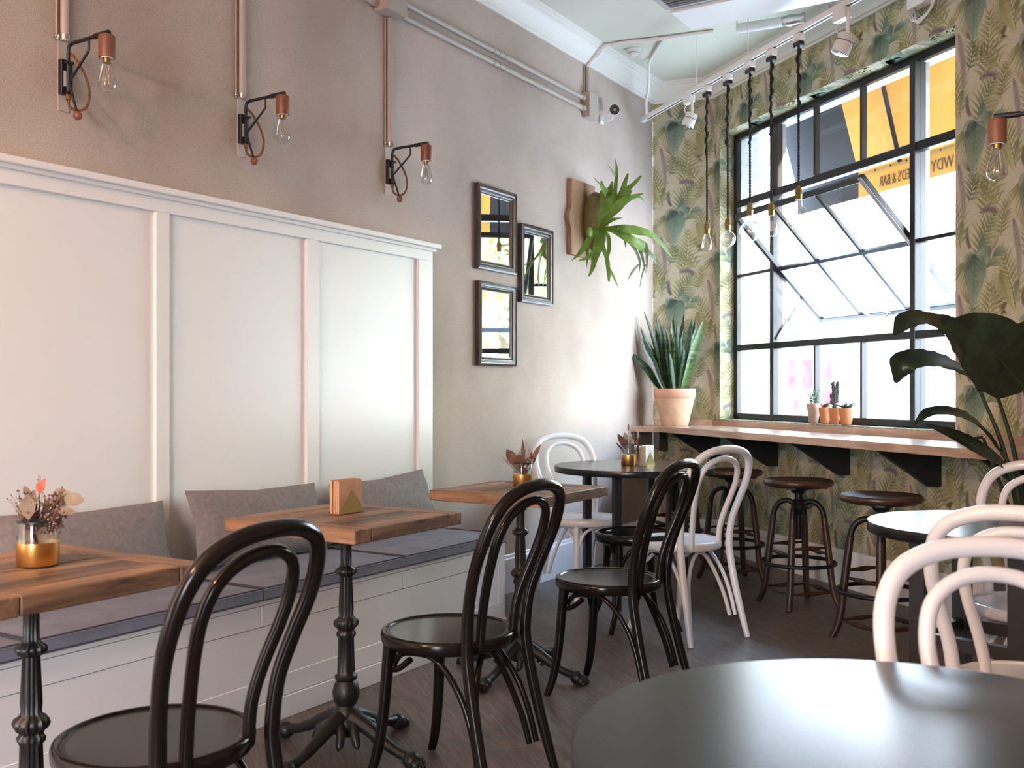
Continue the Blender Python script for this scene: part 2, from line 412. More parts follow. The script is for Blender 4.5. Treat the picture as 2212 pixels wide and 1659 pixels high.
    def ribbon(s, pts, wd, m=None, up=(0, 0, 1), th=.0015, fold=.15, n=4, wave=0):
        """leaf blade: centre line, half widths, crosswise V fold, both faces"""
        P = smooth_path(pts, n); N_ = len(P)
        Wd = [interp(wd, i / (N_ - 1)) for i in range(N_)]
        top = []; up = Vector(up)
        for i in range(N_):
            t = (P[min(i + 1, N_ - 1)] - P[max(i - 1, 0)]).normalized()
            sd = t.cross(up)
            if sd.length < 1e-4: sd = t.cross(Vector((1, 0, 0)))
            sd.normalize(); nn = sd.cross(t).normalized()
            wv = wave * sin(i * 1.7) * Wd[i]
            for q in (-1, -.5, 0, .5, 1):
                top.append(P[i] + sd * q * Wd[i] + nn * (abs(q) * fold * Wd[i] + (wv if q in (-1, 1) else 0)))
        nb = [(0, 0, 0)] * 0
        bot = []
        for i in range(N_):
            t = (P[min(i + 1, N_ - 1)] - P[max(i - 1, 0)]).normalized(); sd = t.cross(up)
            if sd.length < 1e-4: sd = t.cross(Vector((1, 0, 0)))
            nn = sd.normalized().cross(t).normalized()
            for j in range(5): bot.append(top[i * 5 + j] - nn * th)
        V = top + bot; o = len(top); Fc = []
        for i in range(N_ - 1):
            for j in range(4):
                a = i * 5 + j; Fc.append((a, a + 1, a + 6, a + 5)); Fc.append((o + a, o + a + 5, o + a + 6, o + a + 1))
            for j in (0, 4):
                a = i * 5 + j; Fc.append((a, a + 5, o + a + 5, o + a) if j == 0 else (a, o + a, o + a + 5, a + 5))
        return s.add(V, Fc, m, True)
    def build(s, name, material=None, parent=None, loc=None, rotz=0):
        me = bpy.data.meshes.new(name)
        me.from_pydata(s.v, [], s.f)
        ms = s.mats if s.mats else []
        if not ms: ms = [material]
        for q in ms: me.materials.append(M[q] if isinstance(q, str) else q)
        me.polygons.foreach_set('material_index', s.m); me.polygons.foreach_set('use_smooth', s.sm)
        me.update()
        if any(s.sm):
            try: me.set_sharp_from_angle(angle=R(50))
            except Exception: pass
        o = bpy.data.objects.new(name, me); C.objects.link(o)
        if parent: o.parent = parent
        if loc is not None: o.location = loc
        if rotz: o.rotation_euler = (0, 0, rotz)
        return o
def interp(a, t):
    x = t * (len(a) - 1); i = min(int(x), len(a) - 2); f = x - i
    return a[i] * (1 - f) + a[i + 1] * f
def smooth_path(pts, n=6, closed=False):
    P = [Vector(p) for p in pts]; k = len(P); out = []
    rng = range(k) if closed else range(k - 1)
    for i in rng:
        p0 = P[(i - 1) % k] if closed or i else P[0] * 2 - P[1]
        p1 = P[i]; p2 = P[(i + 1) % k]
        p3 = P[(i + 2) % k] if closed or i + 2 < k else P[-1] * 2 - P[-2]
        for j in range(n):
            t = j / n
            out.append(.5 * ((2 * p1) + (p2 - p0) * t + (2 * p0 - 5 * p1 + 4 * p2 - p3) * t * t + (-p0 + 3 * p1 - 3 * p2 + p3) * t ** 3))
    if not closed: out.append(P[-1])
    return out

def tag(o, label=None, cat=None, group=None, kind=None):
    if label: o['label'] = label
    if cat: o['category'] = cat
    if group: o['group'] = group
    if kind: o['kind'] = kind
    return o
def thing(name, label, cat, loc=(0, 0, 0), rotz=0, group=None):
    o = bpy.data.objects.new(name, None); C.objects.link(o); o.empty_display_size = .05
    o.location = loc; o.rotation_euler = (0, 0, rotz)
    return tag(o, label, cat, group)
def struct(o): o['kind'] = 'structure'; return o
def kids(o): return [c for c in bpy.data.objects if c.parent == o]
def dup(root, loc, rotz, label=None, group=None):
    r = root.copy(); C.objects.link(r); r.location = loc; r.rotation_euler = (0, 0, rotz)
    if label: r['label'] = label
    if group: r['group'] = group
    for ch in kids(root):
        c = ch.copy(); C.objects.link(c); c.parent = r
        for g in kids(ch):
            d = g.copy(); C.objects.link(d); d.parent = c
    return r

# ------------------------------------------------------------------ room shell
BO = Vector((3.15, -2.3, 0))
outline = [AO, CO, JO, KO, BO]
def slab(name, z0, z1, m, poly=outline, grow=.3):
    c = sum(poly, Vector()) / len(poly)
    P = [(p + (p - c).normalized() * grow) for p in poly]
    return struct(MB().prism([(p.x, p.y) for p in P], z0, z1, 'z', m).build(name))
slab('floor', -.12, 0, 'plank_floor')
slab('ceiling', CEIL, CEIL + .12, 'ceiling_paint')

# left wall : plaster slab
b = MB().box(-.25, 0, -4.2, 7.027, 0, CEIL)
wl = struct(b.build('wall_left', 'taupe_plaster', None, OL, ROT_L))

# --- printed wallpaper pattern : one half-drop repeat as flat quads (x across, y up, metres)
def col(*c): return srgb(*c)[:3]
BGC = col(196, 189, 166)
QU = []                                     # (layer, pts4, cols4)
def mixc(a, b, t): return tuple(a[i] * (1 - t) + b[i] * t for i in range(3))
def wleaf(x, y, ang, ln, wd, c1, c2, bend=0, layer=0, n=4, prof=None, dark=.86):
    """flat printed leaf: starts at x,y, heads along ang (deg), half width wd"""
    prof = prof or [0.05, .75, 1, .7, 0]
    pts = []; a = R(ang); px, py = x, y; st = ln / n
    for i in range(n + 1):
        pts.append((px, py, a)); a += R(bend) / n; px += cos(a) * st; py += sin(a) * st
    for i in range(n):
        t0, t1 = i / n, (i + 1) / n; w0, w1 = interp(prof, t0) * wd, interp(prof, t1) * wd
        (xa, ya_, aa), (xb, yb, ab) = pts[i], pts[i + 1]
        for sg in (1, -1):
            q = [(xa, ya_), (xb, yb), (xb - sg * sin(ab) * w1, yb + sg * cos(ab) * w1), (xa - sg * sin(aa) * w0, ya_ + sg * cos(aa) * w0)]
            if sg < 0: q = [q[0], q[3], q[2], q[1]]
            k = 1 if sg > 0 else dark
            ca, cb = mixc(c1, c2, t0), mixc(c1, c2, t1)
            inn = [tuple(v * k * .86 for v in ca), tuple(v * k * .86 for v in cb)]; out = [tuple(v * k for v in cb), tuple(v * k for v in ca)]
            cs = [inn[0], inn[1], out[0], out[1]]
            if sg < 0: cs = [cs[0], cs[3], cs[2], cs[1]]
            QU.append((layer, q, cs))
G1, G2 = col(118, 130, 98), col(182, 186, 148)       # sage
O1, O2 = col(146, 144, 94), col(204, 198, 150)       # olive
B1, B2 = col(104, 124, 108), col(168, 180, 158)       # blue green
P1, P2 = col(162, 146, 142), col(194, 180, 168)      # purple
F1, F2 = col(186, 172, 142), col(202, 188, 162)      # faint
rw = random.Random(5)
def frond(x, y, ang, ln, bend, nl, ll, c1, c2, layer, both=True, droop=40, wd=.0078, open_=66):
    """palm frond: long narrow leaflets along a curving spine, longest low down"""
    a = R(ang); px, py = x, y; st = ln / nl
    wleaf(x, y, ang, ln * 1.02, .0022, c1, c1, bend, layer + 2, 6, [1, 1, 1, .6])
    for i in range(nl):
        a += R(bend) / nl; px += cos(a) * st; py += sin(a) * st; t = (i + 1) / nl
        l = ll * (.55 + 1.1 * t if t < .35 else .935 - .62 * (t - .35) / .65) * rw.uniform(.85, 1.12)
        d = math.degrees(a)
        for sg in ((1, -1) if both else (1,)):
            tn = rw.uniform(.92, 1.06)
            wleaf(px, py, d + sg * (open_ - 14 - 26 * t), l, wd * rw.uniform(.8, 1.15), tuple(v * tn for v in c1), tuple(v * tn for v in c2), sg * droop * .8, layer + (i % 2), 4, [.25, 1, .9, .55, 0])
def feather(x, y, ang, ln, bend, wd, c1, c2, layer):
    a = R(ang); px, py = x, y; n = 14; st = ln / n
    wleaf(x, y, ang, ln, wd * .55, c1, c2, bend, layer, 7, [.3, .9, 1, 1, .8, .5, 0])
    for i in range(n):
        a += R(bend) / n; px += cos(a) * st; py += sin(a) * st; t = i / n; l = wd * (1.5 - abs(t - .45)) * rw.uniform(.8, 1.15)
        for sg in (1, -1): wleaf(px, py, math.degrees(a) + sg * 48, l, .0052, c1, c2, -sg * 35, layer + 1, 2, [.6, 1, 0])
    wleaf(x, y, ang, ln, .0016, tuple(v * .75 for v in c1), c1, bend, layer + 2, 6, [1, .8, .5, .2])
def unit():
    # faint arching grasses far behind, filling the ground
    for i in range(13): wleaf(.20 - .004 * i, -.22, 165 - i * 11, .21 + .03 * (i % 2), .0095, F1, F2, -70 + i * 12, 0, 5, [.3, .9, 1, .7, .1])
    for i in range(11): wleaf(.06, .07, 140 - i * 12, .17 + .02 * (i % 2), .009, F1, F2, -60 + i * 12, 0, 5, [.3, .8, 1, .6, .1])
    for i in range(9): wleaf(.31, .18, 150 - i * 14, .13, .008, F1, F2, -50 + i * 12, 0, 5, [.3, .8, 1, .6, .1])
    # olive palms rising and arching
    frond(.04, -.40, 70, .33, 22, 12, .17, O1, O2, 1)
    frond(.25, -.20, 100, .30, 14, 12, .16, O1, O2, 2, droop=30)
    frond(.00, .07, 74, .25, -26, 11, .14, G1, O2, 2)
    frond(.15, -.36, 118, .22, 34, 9, .12, O1, F2, 1)
    frond(.30, .02, 60, .18, 30, 8, .11, G1, G2, 1)
    frond(.16, .16, 96, .16, -30, 8, .10, O1, F2, 1)
    # banana leaves
    wleaf(.045, .185, 256, .24, .033, B1, B2, 36, 5, 8, [.1, .7, 1, .95, .7, .35, 0])
    wleaf(.155, .00, 284, .24, .030, O1, O2, 16, 4, 8, [.1, .8, 1, .9, .7, .35, 0], .85)
    wleaf(.105, .065, 60, .11, .026, B1, B2, -100, 5, 6)
    wleaf(.065, .015, 66, .13, .026, G1, G2, -115, 5, 6)
    wleaf(.27, -.06, 240, .12, .018, G1, G2, 40, 4, 6)
    # purple feathers
    feather(.235, .235, 288, .27, -20, .034, P1, P2, 5)
    feather(.02, .295, 28, .11, -60, .030, P1, P2, 4)
    feather(.30, -.10, 250, .10, 50, .024, P1, P2, 3)
    # drooping dark fan beside the heart leaf
    for i in range(9): wleaf(-.03, .085, 200 + i * 10, .17 + .03 * (i % 3), .0085, col(96, 100, 66), O2, 16 - i * 3, 6, 5, [.2, 1, .9, .6, 0])
    # heart leaf, two lobes and a pointed tip
    hp = [.62, .98, 1, .86, .64, .38, 0]
    wleaf(0, .09, 262, .27, .072, B1, B2, 8, 8, 10, hp, .86)
    wleaf(-.022, .045, 126, .075, .048, B1, B2, 34, 8, 5, [1, 1, .85, .35], .92)
    wleaf(.034, .060, 58, .078, .044, B2, B1, -34, 8, 5, [1, 1, .85, .35], .92)
    for i in range(7):
        for sg in (-1, 1): wleaf(0, .075 - .028 * i, 270 + sg * (66 - 6 * i), .072 - .006 * i, .0014, tuple(v * .8 for v in B1), B1, -sg * 30, 10, 3, [1, .8, 0])
    wleaf(0, .09, 262, .25, .0020, tuple(v * .75 for v in B1), B1, 8, 10, 6, [1, .8, .5, .2])
    wleaf(.03, .13, 100, .17, .0022, O1, O1, -40, 3, 5, [1, 1, 1])
unit()
UW, UH = .355, .67
def clip(poly, ax, lim, keep_less):
    out = []; n = len(poly)
    for i in range(n):
        (p, c), (q, d) = poly[i], poly[(i + 1) % n]
        a = p[ax] <= lim if keep_less else p[ax] >= lim; b_ = q[ax] <= lim if keep_less else q[ax] >= lim
        if a: out.append((p, c))
        if a != b_:
            t = (lim - p[ax]) / (q[ax] - p[ax])
            out.append(((p[0] + (q[0] - p[0]) * t, p[1] + (q[1] - p[1]) * t), mixc(c, d, t)))
    return out
class Paper:
    def __init__(s): s.v = []; s.f = []; s.c = []; s.mi = []
    def face(s, pts, cols, mi):
        b = len(s.v); s.v += [tuple(p) for p in pts]; s.f.append(tuple(range(b, b + len(pts)))); s.c += [(*c, 1) for c in cols]; s.mi.append(mi)
    def plain(s, mb, mi, color):
        b = len(s.v); s.v += mb.v
        for f in mb.f: s.f.append(tuple(b + i for i in f)); s.c += [(*color, 1)] * len(f); s.mi.append(mi)
    def panel(s, u0, u1, v0, v1, place, flip=False, ph=(0, 0)):
        """fill the rectangle with the repeat; place(u,v,h) -> 3d point, h = lift off the surface"""
        pad = .36
        i0 = int(math.floor((u0 - ph[0] - pad) / UW)); i1 = int(math.ceil((u1 - ph[0] + pad) / UW))
        for i in range(i0, i1 + 1):
            oy = ph[1] + (UH / 2 if i % 2 else 0)
            j0 = int(math.floor((v0 - oy - pad) / UH)); j1 = int(math.ceil((v1 - oy + pad) / UH))
            for j in range(j0, j1 + 1):
                ox, oyy = ph[0] + i * UW, oy + j * UH
                for (ly, q, cs) in QU:
                    P_ = [(x + ox, y + oyy) for x, y in q]
                    xs = [p[0] for p in P_]; ys = [p[1] for p in P_]
                    if max(xs) < u0 or min(xs) > u1 or max(ys) < v0 or min(ys) > v1: continue
                    pl = list(zip(P_, cs))
                    if min(xs) < u0: pl = clip(pl, 0, u0, False)
                    if max(xs) > u1: pl = clip(pl, 0, u1, True)
                    if min(ys) < v0: pl = clip(pl, 1, v0, False)
                    if max(ys) > v1: pl = clip(pl, 1, v1, True)
                    if len(pl) < 3: continue
                    h = .0003 + .00012 * ly
                    pts = [place(p[0], p[1], h) for p, c in pl]; cc = [c for p, c in pl]
                    if flip: pts.reverse(); cc.reverse()
                    s.face(pts, cc, 0)
    def build(s, name, loc, rotz, mats):
        me = bpy.data.meshes.new(name); me.from_pydata(s.v, [], s.f)
        at = me.color_attributes.new('print', 'FLOAT_COLOR', 'CORNER')
        at.data.foreach_set('color', [x for c in s.c for x in c])
        for m in mats: me.materials.append(M[m])
        me.polygons.foreach_set('material_index', s.mi); me.update()
        o = bpy.data.objects.new(name, me); C.objects.link(o); o.location = loc; o.rotation_euler = (0, 0, rotz)
        return struct(o)

# corner facet wall (local: x into the room, y along, z up)
p = Paper(); p.plain(MB().box(-.25, 0, 0, .462, 0, CEIL), 0, BGC)
p.panel(0, .462, .2, 3.40, lambda u, v, h: (h, u, v), ph=(.18, .43))
p.build('wall_corner', CO, ROT_F, ['printed_wallpaper'])
# window wall with opening
WY0, WY1, WZ0, WZ1 = .08, 2.417, .968, 3.06
REV = .15                                    # papered reveal depth
WEND = 4.7
p = Paper()
for (y0, y1, z0, z1) in ((0, WY0, 0, CEIL), (WY1, WEND, 0, CEIL), (WY0, WY1, 0, WZ0), (WY0, WY1, WZ1, CEIL)):
    p.plain(MB().box(-REV, 0, y0, y1, z0, z1), 0, BGC)
    p.plain(MB().box(-.34, -REV, y0, y1, z0, z1), 1, (1, 1, 1))
    p.panel(y0, y1, max(z0, .2), min(z1, 3.40), lambda u, v, h: (h, u, v), ph=(.18 - .462 + .71, .43))
p.panel(WY0, WY1, -REV, 0, lambda u, v, h: (v, u, WZ1 - h), ph=(.1, .2), flip=True)                  # soffit
p.panel(WY0, WY1, -REV, 0, lambda u, v, h: (v, u, WZ0 + h), ph=(.3, .1), flip=True)                            # sill
p.panel(-REV, 0, WZ0, WZ1, lambda u, v, h: (u, WY0 + h, v), ph=(.2, .43), flip=True)                 # left jamb
p.panel(-REV, 0, WZ0, WZ1, lambda u, v, h: (u, WY1 - h, v), ph=(.2, .43))
p.build('wall_window', JO, ROT_W, ['printed_wallpaper', 'stone'])

# walls out of view: right side and rear with the shop front opening
def wall_seg(name, a, b, z0, z1, m, t0=0, t1=1, th=.2):
    d = b - a; n = Vector((d.y, -d.x, 0)).normalized()
    P0 = a + d * t0; P1 = a + d * t1
    poly = [P0, P1, P1 - n * th, P0 - n * th]
    return MB().prism([(q.x, q.y) for q in poly], z0, z1, 'z', m)
struct(wall_seg('wall_right', KO, BO, 0, CEIL, 'taupe_plaster').build('wall_right'))
rb = MB()
for (t0, t1, z0, z1) in ((0, .54, 0, CEIL), (.68, 1, 0, CEIL), (.54, .68, 2.35, CEIL), (.54, .68, 0, .05)):
    q = wall_seg('', BO, AO, z0, z1, 'taupe_plaster', t0, t1); rb.add(q.v, q.f, 'taupe_plaster')
struct(rb.build('wall_rear'))
dr = AO - BO; nr = Vector((dr.y, -dr.x, 0)).normalized()
portal('sky_portal', BO + dr * .61 - nr * .21 + Vector((0, 0, 1.2)), nr, dr.length * .14, 2.3)
MB().box(1.86, 2.15, 2.55, 2.9, 0, CEIL, 'taupe_plaster').build('wall_pillar')['kind'] = 'structure'

MB().box(-.34, -.04, -3.0, 9.0, CEIL + .14, 9.5, 'facade_white').build('wall_upper_facade', None, None, JO, ROT_W)['kind'] = 'structure'
# crown moulding and baseboards swept along the walls
def offset_line(P, d):
    out = []
    for i in range(len(P)):
        ns = []
        if i > 0: e = (P[i] - P[i - 1]).normalized(); ns.append(Vector((e.y, -e.x, 0)))
        if i < len(P) - 1: e = (P[i + 1] - P[i]).normalized(); ns.append(Vector((e.y, -e.x, 0)))
        if len(ns) == 1: out.append(P[i] + ns[0] * d)
        else:
            m_ = (ns[0] + ns[1]).normalized(); out.append(P[i] + m_ * (d / m_.dot(ns[0])))
    return out
def sweep(name, P, prof, m, closed=True):
    rows = [[q + Vector((0, 0, z)) for q in offset_line(P, d)] for d, z in prof]
    V = []; Fc = []; n = len(P)
    for r in rows: V += r
    k = len(rows)
    for i in range(k if closed else k - 1):
        j = (i + 1) % k
        for a in range(n - 1): Fc.append((i * n + a, j * n + a, j * n + a + 1, i * n + a + 1))
    Fc.append(tuple(i * n for i in range(k))); Fc.append(tuple(i * n + n - 1 for i in range(k))[::-1])
    return MB().add(V, Fc, m).build(name)
WALLS = [AO, CO, JO, KO]
struct(sweep('trim_1', WALLS, [(0, 3.347), (.012, 3.347), (.016, 3.358), (.03, 3.362), (.04, 3.385), (.062, 3.418), (.086, 3.440), (.090, 3.452), (.104, 3.455), (.108, 3.464), (.122, 3.467), (.126, 3.479), (0, 3.479)], 'crown_paint'))
struct(sweep('baseboard_left', [L(0, 4.20), CO], [(0, 0), (.018, 0), (.018, .195), (.011, .203), (.009, .216), (.004, .222), (0, .222)], 'white_paint'))
struct(sweep('baseboard_window', [CO, JO, KO], [(0, 0), (.018, 0), (.018, .195), (.011, .203), (.009, .216), (.004, .222), (0, .222)], 'white_paint'))

# ------------------------------------------------------------------ window
win = bpy.data.objects.new('window_1', None); C.objects.link(win); win.location = JO; win.rotation_euler = (0, 0, ROT_W); struct(win)
FX0, FX1 = -.155, -.115
ZR = [.968, 1.49, 2.015, 2.54, 3.06]; SA, SB = .60, 1.985
b = MB()
b.box(FX0, FX1, WY0, WY1, ZR[0], ZR[0] + .045, 'steel_dark', .004); b.box(FX0, FX1, WY0, WY1, ZR[4] - .045, ZR[4], 'steel_dark', .004)
b.box(FX0, FX1, WY0, WY0 + .045, ZR[0], ZR[4], 'steel_dark', .004); b.box(FX0, FX1, WY1 - .045, WY1, ZR[0], ZR[4], 'steel_dark', .004)
b.build('window_frame', None, win)
for y in (SA, SB):
    b = MB(); b.box(FX0 - .02, FX1 + .02, y - .022, y + .022, ZR[0] + .04, ZR[4] - .04, 'steel_dark', .003)
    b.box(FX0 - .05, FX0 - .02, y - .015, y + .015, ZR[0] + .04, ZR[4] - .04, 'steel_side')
    b.build('mullion', None, win)
for z, w_ in ((ZR[1], .022), (ZR[3], .026)):
    MB().box(FX0, FX1 + .012, WY0 + .04, WY1 - .04, z - w_, z + w_, 'steel_dark', .004).build('transom', None, win)
bars = [(WY0, SA, ZR[2]), (SB, WY1, ZR[2])]
for y0, y1, z in bars: MB().box(FX0 + .005, FX1, y0 + .02, y1 - .02, z - .011, z + .011, 'steel_dark').build('glazing_bar', None, win)
third = (SB - SA) / 3
for k in (1, 2):
    y = SA + third * k
    for z0, z1 in ((ZR[0] + .04, ZR[1] - .02), (ZR[3] + .02, ZR[4] - .04)):
        MB().box(FX0 + .005, FX1, y - .010, y + .010, z0, z1, 'steel_dark').build('glazing_bar', None, win)
ys = [WY0 + .045, SA - .022, SA + .022, SA + third, SA + 2 * third, SB - .022, SB + .022, WY1 - .045]
def pane(y0, y1, z0, z1): MB().box(-.137, -.133, y0, y1, z0, z1).build('pane', 'window_glass', win)
for i in range(4):
    pane(ys[0], ys[1], ZR[i] + .012, ZR[i + 1] - .012); pane(ys[6], ys[7], ZR[i] + .012, ZR[i + 1] - .012)
for i in (0, 3):
    for a, c_ in ((2, 3), (3, 4), (4, 5)): pane(ys[a] + .004, ys[c_] - .004, ZR[i] + .02, ZR[i + 1] - .02)
# pivoted sash, built flat about its axis then tilted 45 degrees
sm = Matrix.Translation((-.135, 0, ZR[2])) @ Matrix.Rotation(R(45), 4, 'Y')
y0, y1, r_ = SA + .026, SB - .026, .497
b = MB(); b.xf = sm
b.box(-.016, .016, y0, y1, -r_, -r_ + .032, 'steel_dark', .003); b.box(-.016, .016, y0, y1, r_ - .032, r_, 'steel_dark', .003)
b.box(-.016, .016, y0, y0 + .030, -r_, r_, 'steel_dark', .003); b.box(-.016, .016, y1 - .030, y1, -r_, r_, 'steel_dark', .003)
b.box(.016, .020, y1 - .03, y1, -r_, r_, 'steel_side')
b.box(-.012, .012, y0, y1, -.012, .012, 'steel_dark')
for k in (1, 2): b.box(-.010, .010, y0 + (y1 - y0) * k / 3 - .011, y0 + (y1 - y0) * k / 3 + .011, -r_, r_, 'steel_dark')
sash = b.build('sash', None, win)
for k in range(3):
    for z0, z1 in ((-r_ + .03, -.01), (.01, r_ - .03)):
        b = MB(); b.xf = sm; b.box(-.002, .002, y0 + (y1 - y0) * k / 3 + .01, y0 + (y1 - y0) * (k + 1) / 3 - .01, z0, z1); b.build('pane', 'window_glass', sash)
b = MB(); b.xf = sm; b.tube([(.02, 1.36, -r_ + .02), (.05, 1.36, -r_ + .02), (.07, 1.35, -r_ + .02), (.085, 1.27, -r_ + .07), (.09, 1.22, -r_ + .16)], [.010, .009, .007, .006, .004], 'chrome', 8)
b.tube([(.02, 1.38, -r_ + .015), (.02, 1.30, -r_ + .015)], .015, 'chrome', 8); b.build('handle', None, sash)
lo = sm @ Vector((0, SA + .03, -.26))
b = MB(); b.box(-.010, .010, -.003, .003, 0, .40, 'steel_mid')
b.box(-.009, .009, -.004, .004, .15, .26, 'steel_dark')
o = b.build('stay_arm', None, win); dv = lo - Vector((-.12, SA + .035, 1.53)); o.location = (-.12, SA + .035, 1.53); o.rotation_euler = (0, math.atan2(dv.x, dv.z), 0)

# ------------------------------------------------------------------ street outside
struct(MB().box(-60, 60, -40, 80, -.45, -.2, 'pavement').build('floor_street'))
def gx(h, d): v = hd(h) * d; return v
aw = thing('awning', 'yellow canvas awning with a dark grey end stripe and lettered valance outside window', 'awning', W(0, 0, 0), ROT_W)
def awp(w_, y, z): return (-w_, y, z)
ZT, ZF, WF_ = 3.50, 2.655, .60
def canvas(y0, y1, m, name):
    b = MB()
    for z_off in (0,):
        V = [awp(.345, y0, ZT), awp(.345, y1, ZT), awp(WF_, y1, ZF), awp(WF_, y0, ZF)]
        V += [(v[0] - .002, v[1], v[2] + .002) for v in V]
        b.add(V, [(0, 1, 2, 3), (7, 6, 5, 4), (0, 3, 7, 4), (1, 5, 6, 2), (0, 4, 5, 1), (3, 2, 6, 7)], m)
    return b.build(name, None, aw)
ZV = ZF - .17
c1 = canvas(.18, .878, 'grey_canvas', 'end_panel'); c2 = canvas(.878, 2.5, 'yellow_canvas', 'canopy')
MB().box(-WF_ - .002, -WF_, .18, .878, ZV, ZF, 'grey_canvas').build('valance', None, aw)['label'] = 'dark grey valance'
MB().box(-WF_ - .002, -WF_, .878, 2.5, ZV, ZF, 'yellow_canvas').build('valance', None, aw)['label'] = 'yellow lettered valance'
b = MB().box(-WF_ - .02, -WF_ - .003, 0.18, 2.5, ZF - .03, ZF, 'facade_grey')
for i in range(11): b.ball((-WF_ + .003, .9 + i * .15, ZF - .015), .006, 'steel_dark', 6, 4)
b.build('front_rail', None, aw)
for y in (1.32, 2.4): MB().tube([(-.35, y, ZT - .06), (-WF_ + .03, y, ZF - .02)], .016, 'steel_dark', 6).build('arm', None, aw)
def text_mesh(txt, size, m, parent, mtx, extrude=.001, align='CENTER', name='lettering'):
    cu = bpy.data.curves.new('t', 'FONT'); cu.body = txt; cu.size = size; cu.extrude = extrude; cu.align_x = align
    to = bpy.data.objects.new('t', cu); C.objects.link(to)
    dg = bpy.context.evaluated_depsgraph_get(); me = bpy.data.meshes.new_from_object(to.evaluated_get(dg))
    bpy.data.objects.remove(to); me.transform(mtx); me.materials.clear(); me.materials.append(M[m])
    o = bpy.data.objects.new(name, me); C.objects.link(o); o.parent = parent; return o
# letters face the street (read from outside), y runs to the right seen from inside
MT = Matrix(((0, 0, -1, -WF_ + .004), (-1, 0, 0, 0), (0, 1, 0, 0), (0, 0, 0, 1)))
def awtext(t, yc, size, sx): return text_mesh(t, size, 'letters', aw, Matrix.Translation((0, yc, ZF - .135)) @ MT @ Matrix.Diagonal((sx, 1, 1, 1)), .0015)
def awy(u): k = (u - 1106) / 2170; P0 = JO - NW * WF_; return (k * P0.y - P0.x) / (S.x - k * S.y)
awtext("ED'S & BAR", awy(1933), .095, .62); awtext("WDY F", awy(2029), .10, .80)

def building(name, label, c, rz, w_, d, h, m, cols, rows, cat='building', roof=None, z0=-.2):
    t = thing(name, label, cat, c, rz)
    MB().box(-w_ / 2, w_ / 2, 0, d, z0, h, m).build('wall', None, t)
    sx, sz = w_ / cols, (h - .6) / rows
    for i in range(cols):
        for j in range(rows):
            x = -w_ / 2 + sx * (i + .5); z = .9 + sz * (j + .35)
            if z + sz * .3 > h: continue
            b = MB().box(x - sx * .22, x + sx * .22, -.06, 0, z - sz * .25, z + sz * .25, 'facade_grey')
            f = b.build('window', None, t)
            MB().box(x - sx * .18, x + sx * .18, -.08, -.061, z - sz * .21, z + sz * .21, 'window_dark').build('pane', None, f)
    MB().box(-w_ / 2 - .1, w_ / 2 + .1, -.15, d, h, h + .15, 'facade_grey').build('cornice', None, t)
    return t
building('office_block', 'pale overexposed building across the street behind the window', Vector((7.5, 24, 0)), R(-8), 11, 6, 5.4, 'facade_white', 7, 2)
building('corner_house', 'white house with small windows at the right edge of the window view', Vector((10.5, 20.0, 0)), R(-20), 3.6, 3, 4.6, 'facade_white', 3, 2)
# pink shop with torn red posters
t = thing('street_kiosk', 'low shop front with faded pink and red panels across the street', 'shop', Vector((5.75, 20.0, 0)), R(-6))
MB().box(-1.25, 1.25, 0, 2, -.2, 1.95, 'facade_white').build('wall', None, t)
for x0, x1, z0, z1 in ((-1.2, -1.08, .3, 1.75), (-.25, -.10, 1.25, 1.8), (.02, .22, 1.2, 1.8), (.38, .58, .2, 1.8), (-.15, -.05, .6, 1.0)):
    MB().box(x0, x1, -.04, 0, z0, z1, 'facade_pink').build('panel', None, t)
MB().box(-.75, -.35, -.05, 0, .6, 1.6, 'facade_grey').build('shutter', None, t)
t = thing('parked_car', 'pale blue car parked in front of the pink shop', 'car', Vector((6.3, 18.3, -.2)), R(-6))
MB().prism([(-.9, .25), (.9, .25), (.9, .62), (.62, .70), (.35, 1.0), (-.45, 1.0), (-.75, .70), (-.9, .62)], 0, .8, 'y', 'facade_grey').build('body', None, t)
for x in (-.55, .55): MB().tube([(x, -.02, .25), (x, .12, .25)], .2, 'black_paint', 14).build('wheel', None, t)
def tree(label, c, h, r, n, seed):
    rg = random.Random(seed); t = thing('street_tree', label, 'tree', c, 0, 'street trees')
    MB().tube([(0, 0, 0), (.05, .02, h * .4), (.02, .0, h * .7)], [.14, .10, .06], 'bark', 8).build('trunk', None, t)
    V = []; Fc = []
    for i in range(n):
        a = rg.uniform(0, 2 * pi); ph = math.acos(rg.uniform(-1, 1)); q = r * rg.uniform(.35, 1) ** .6
        p_ = Vector((q * sin(ph) * cos(a), q * sin(ph) * sin(a), h * .68 + q * cos(ph) * .95))
        d1 = Vector((rg.gauss(0, 1), rg.gauss(0, 1), rg.gauss(0, 1))).normalized(); d2 = d1.orthogonal().normalized(); s_ = rg.uniform(.10, .2)
        k = len(V); V += [p_ - d1 * s_, p_ + d2 * s_ * .5, p_ + d1 * s_, p_ - d2 * s_ * .5]; Fc.append((k, k + 1, k + 2, k + 3))
    MB().add(V, Fc, 'tree_leaf').build('foliage', None, t)
tree('yellow green street tree nearest the window, seen in the wall mirrors', Vector((7.4, 9.4, -.2)), 6.0, 2.2, 4200, 1)
tree('yellow green street tree further along, seen in the lower mirror', Vector((12.6, 12.3, -.2)), 6.5, 2.4, 4200, 2)
tree('broad yellow green tree behind the others, reflected in the mirrors', Vector((12.4, 7.2, -.2)), 6.0, 2.3, 4000, 3)

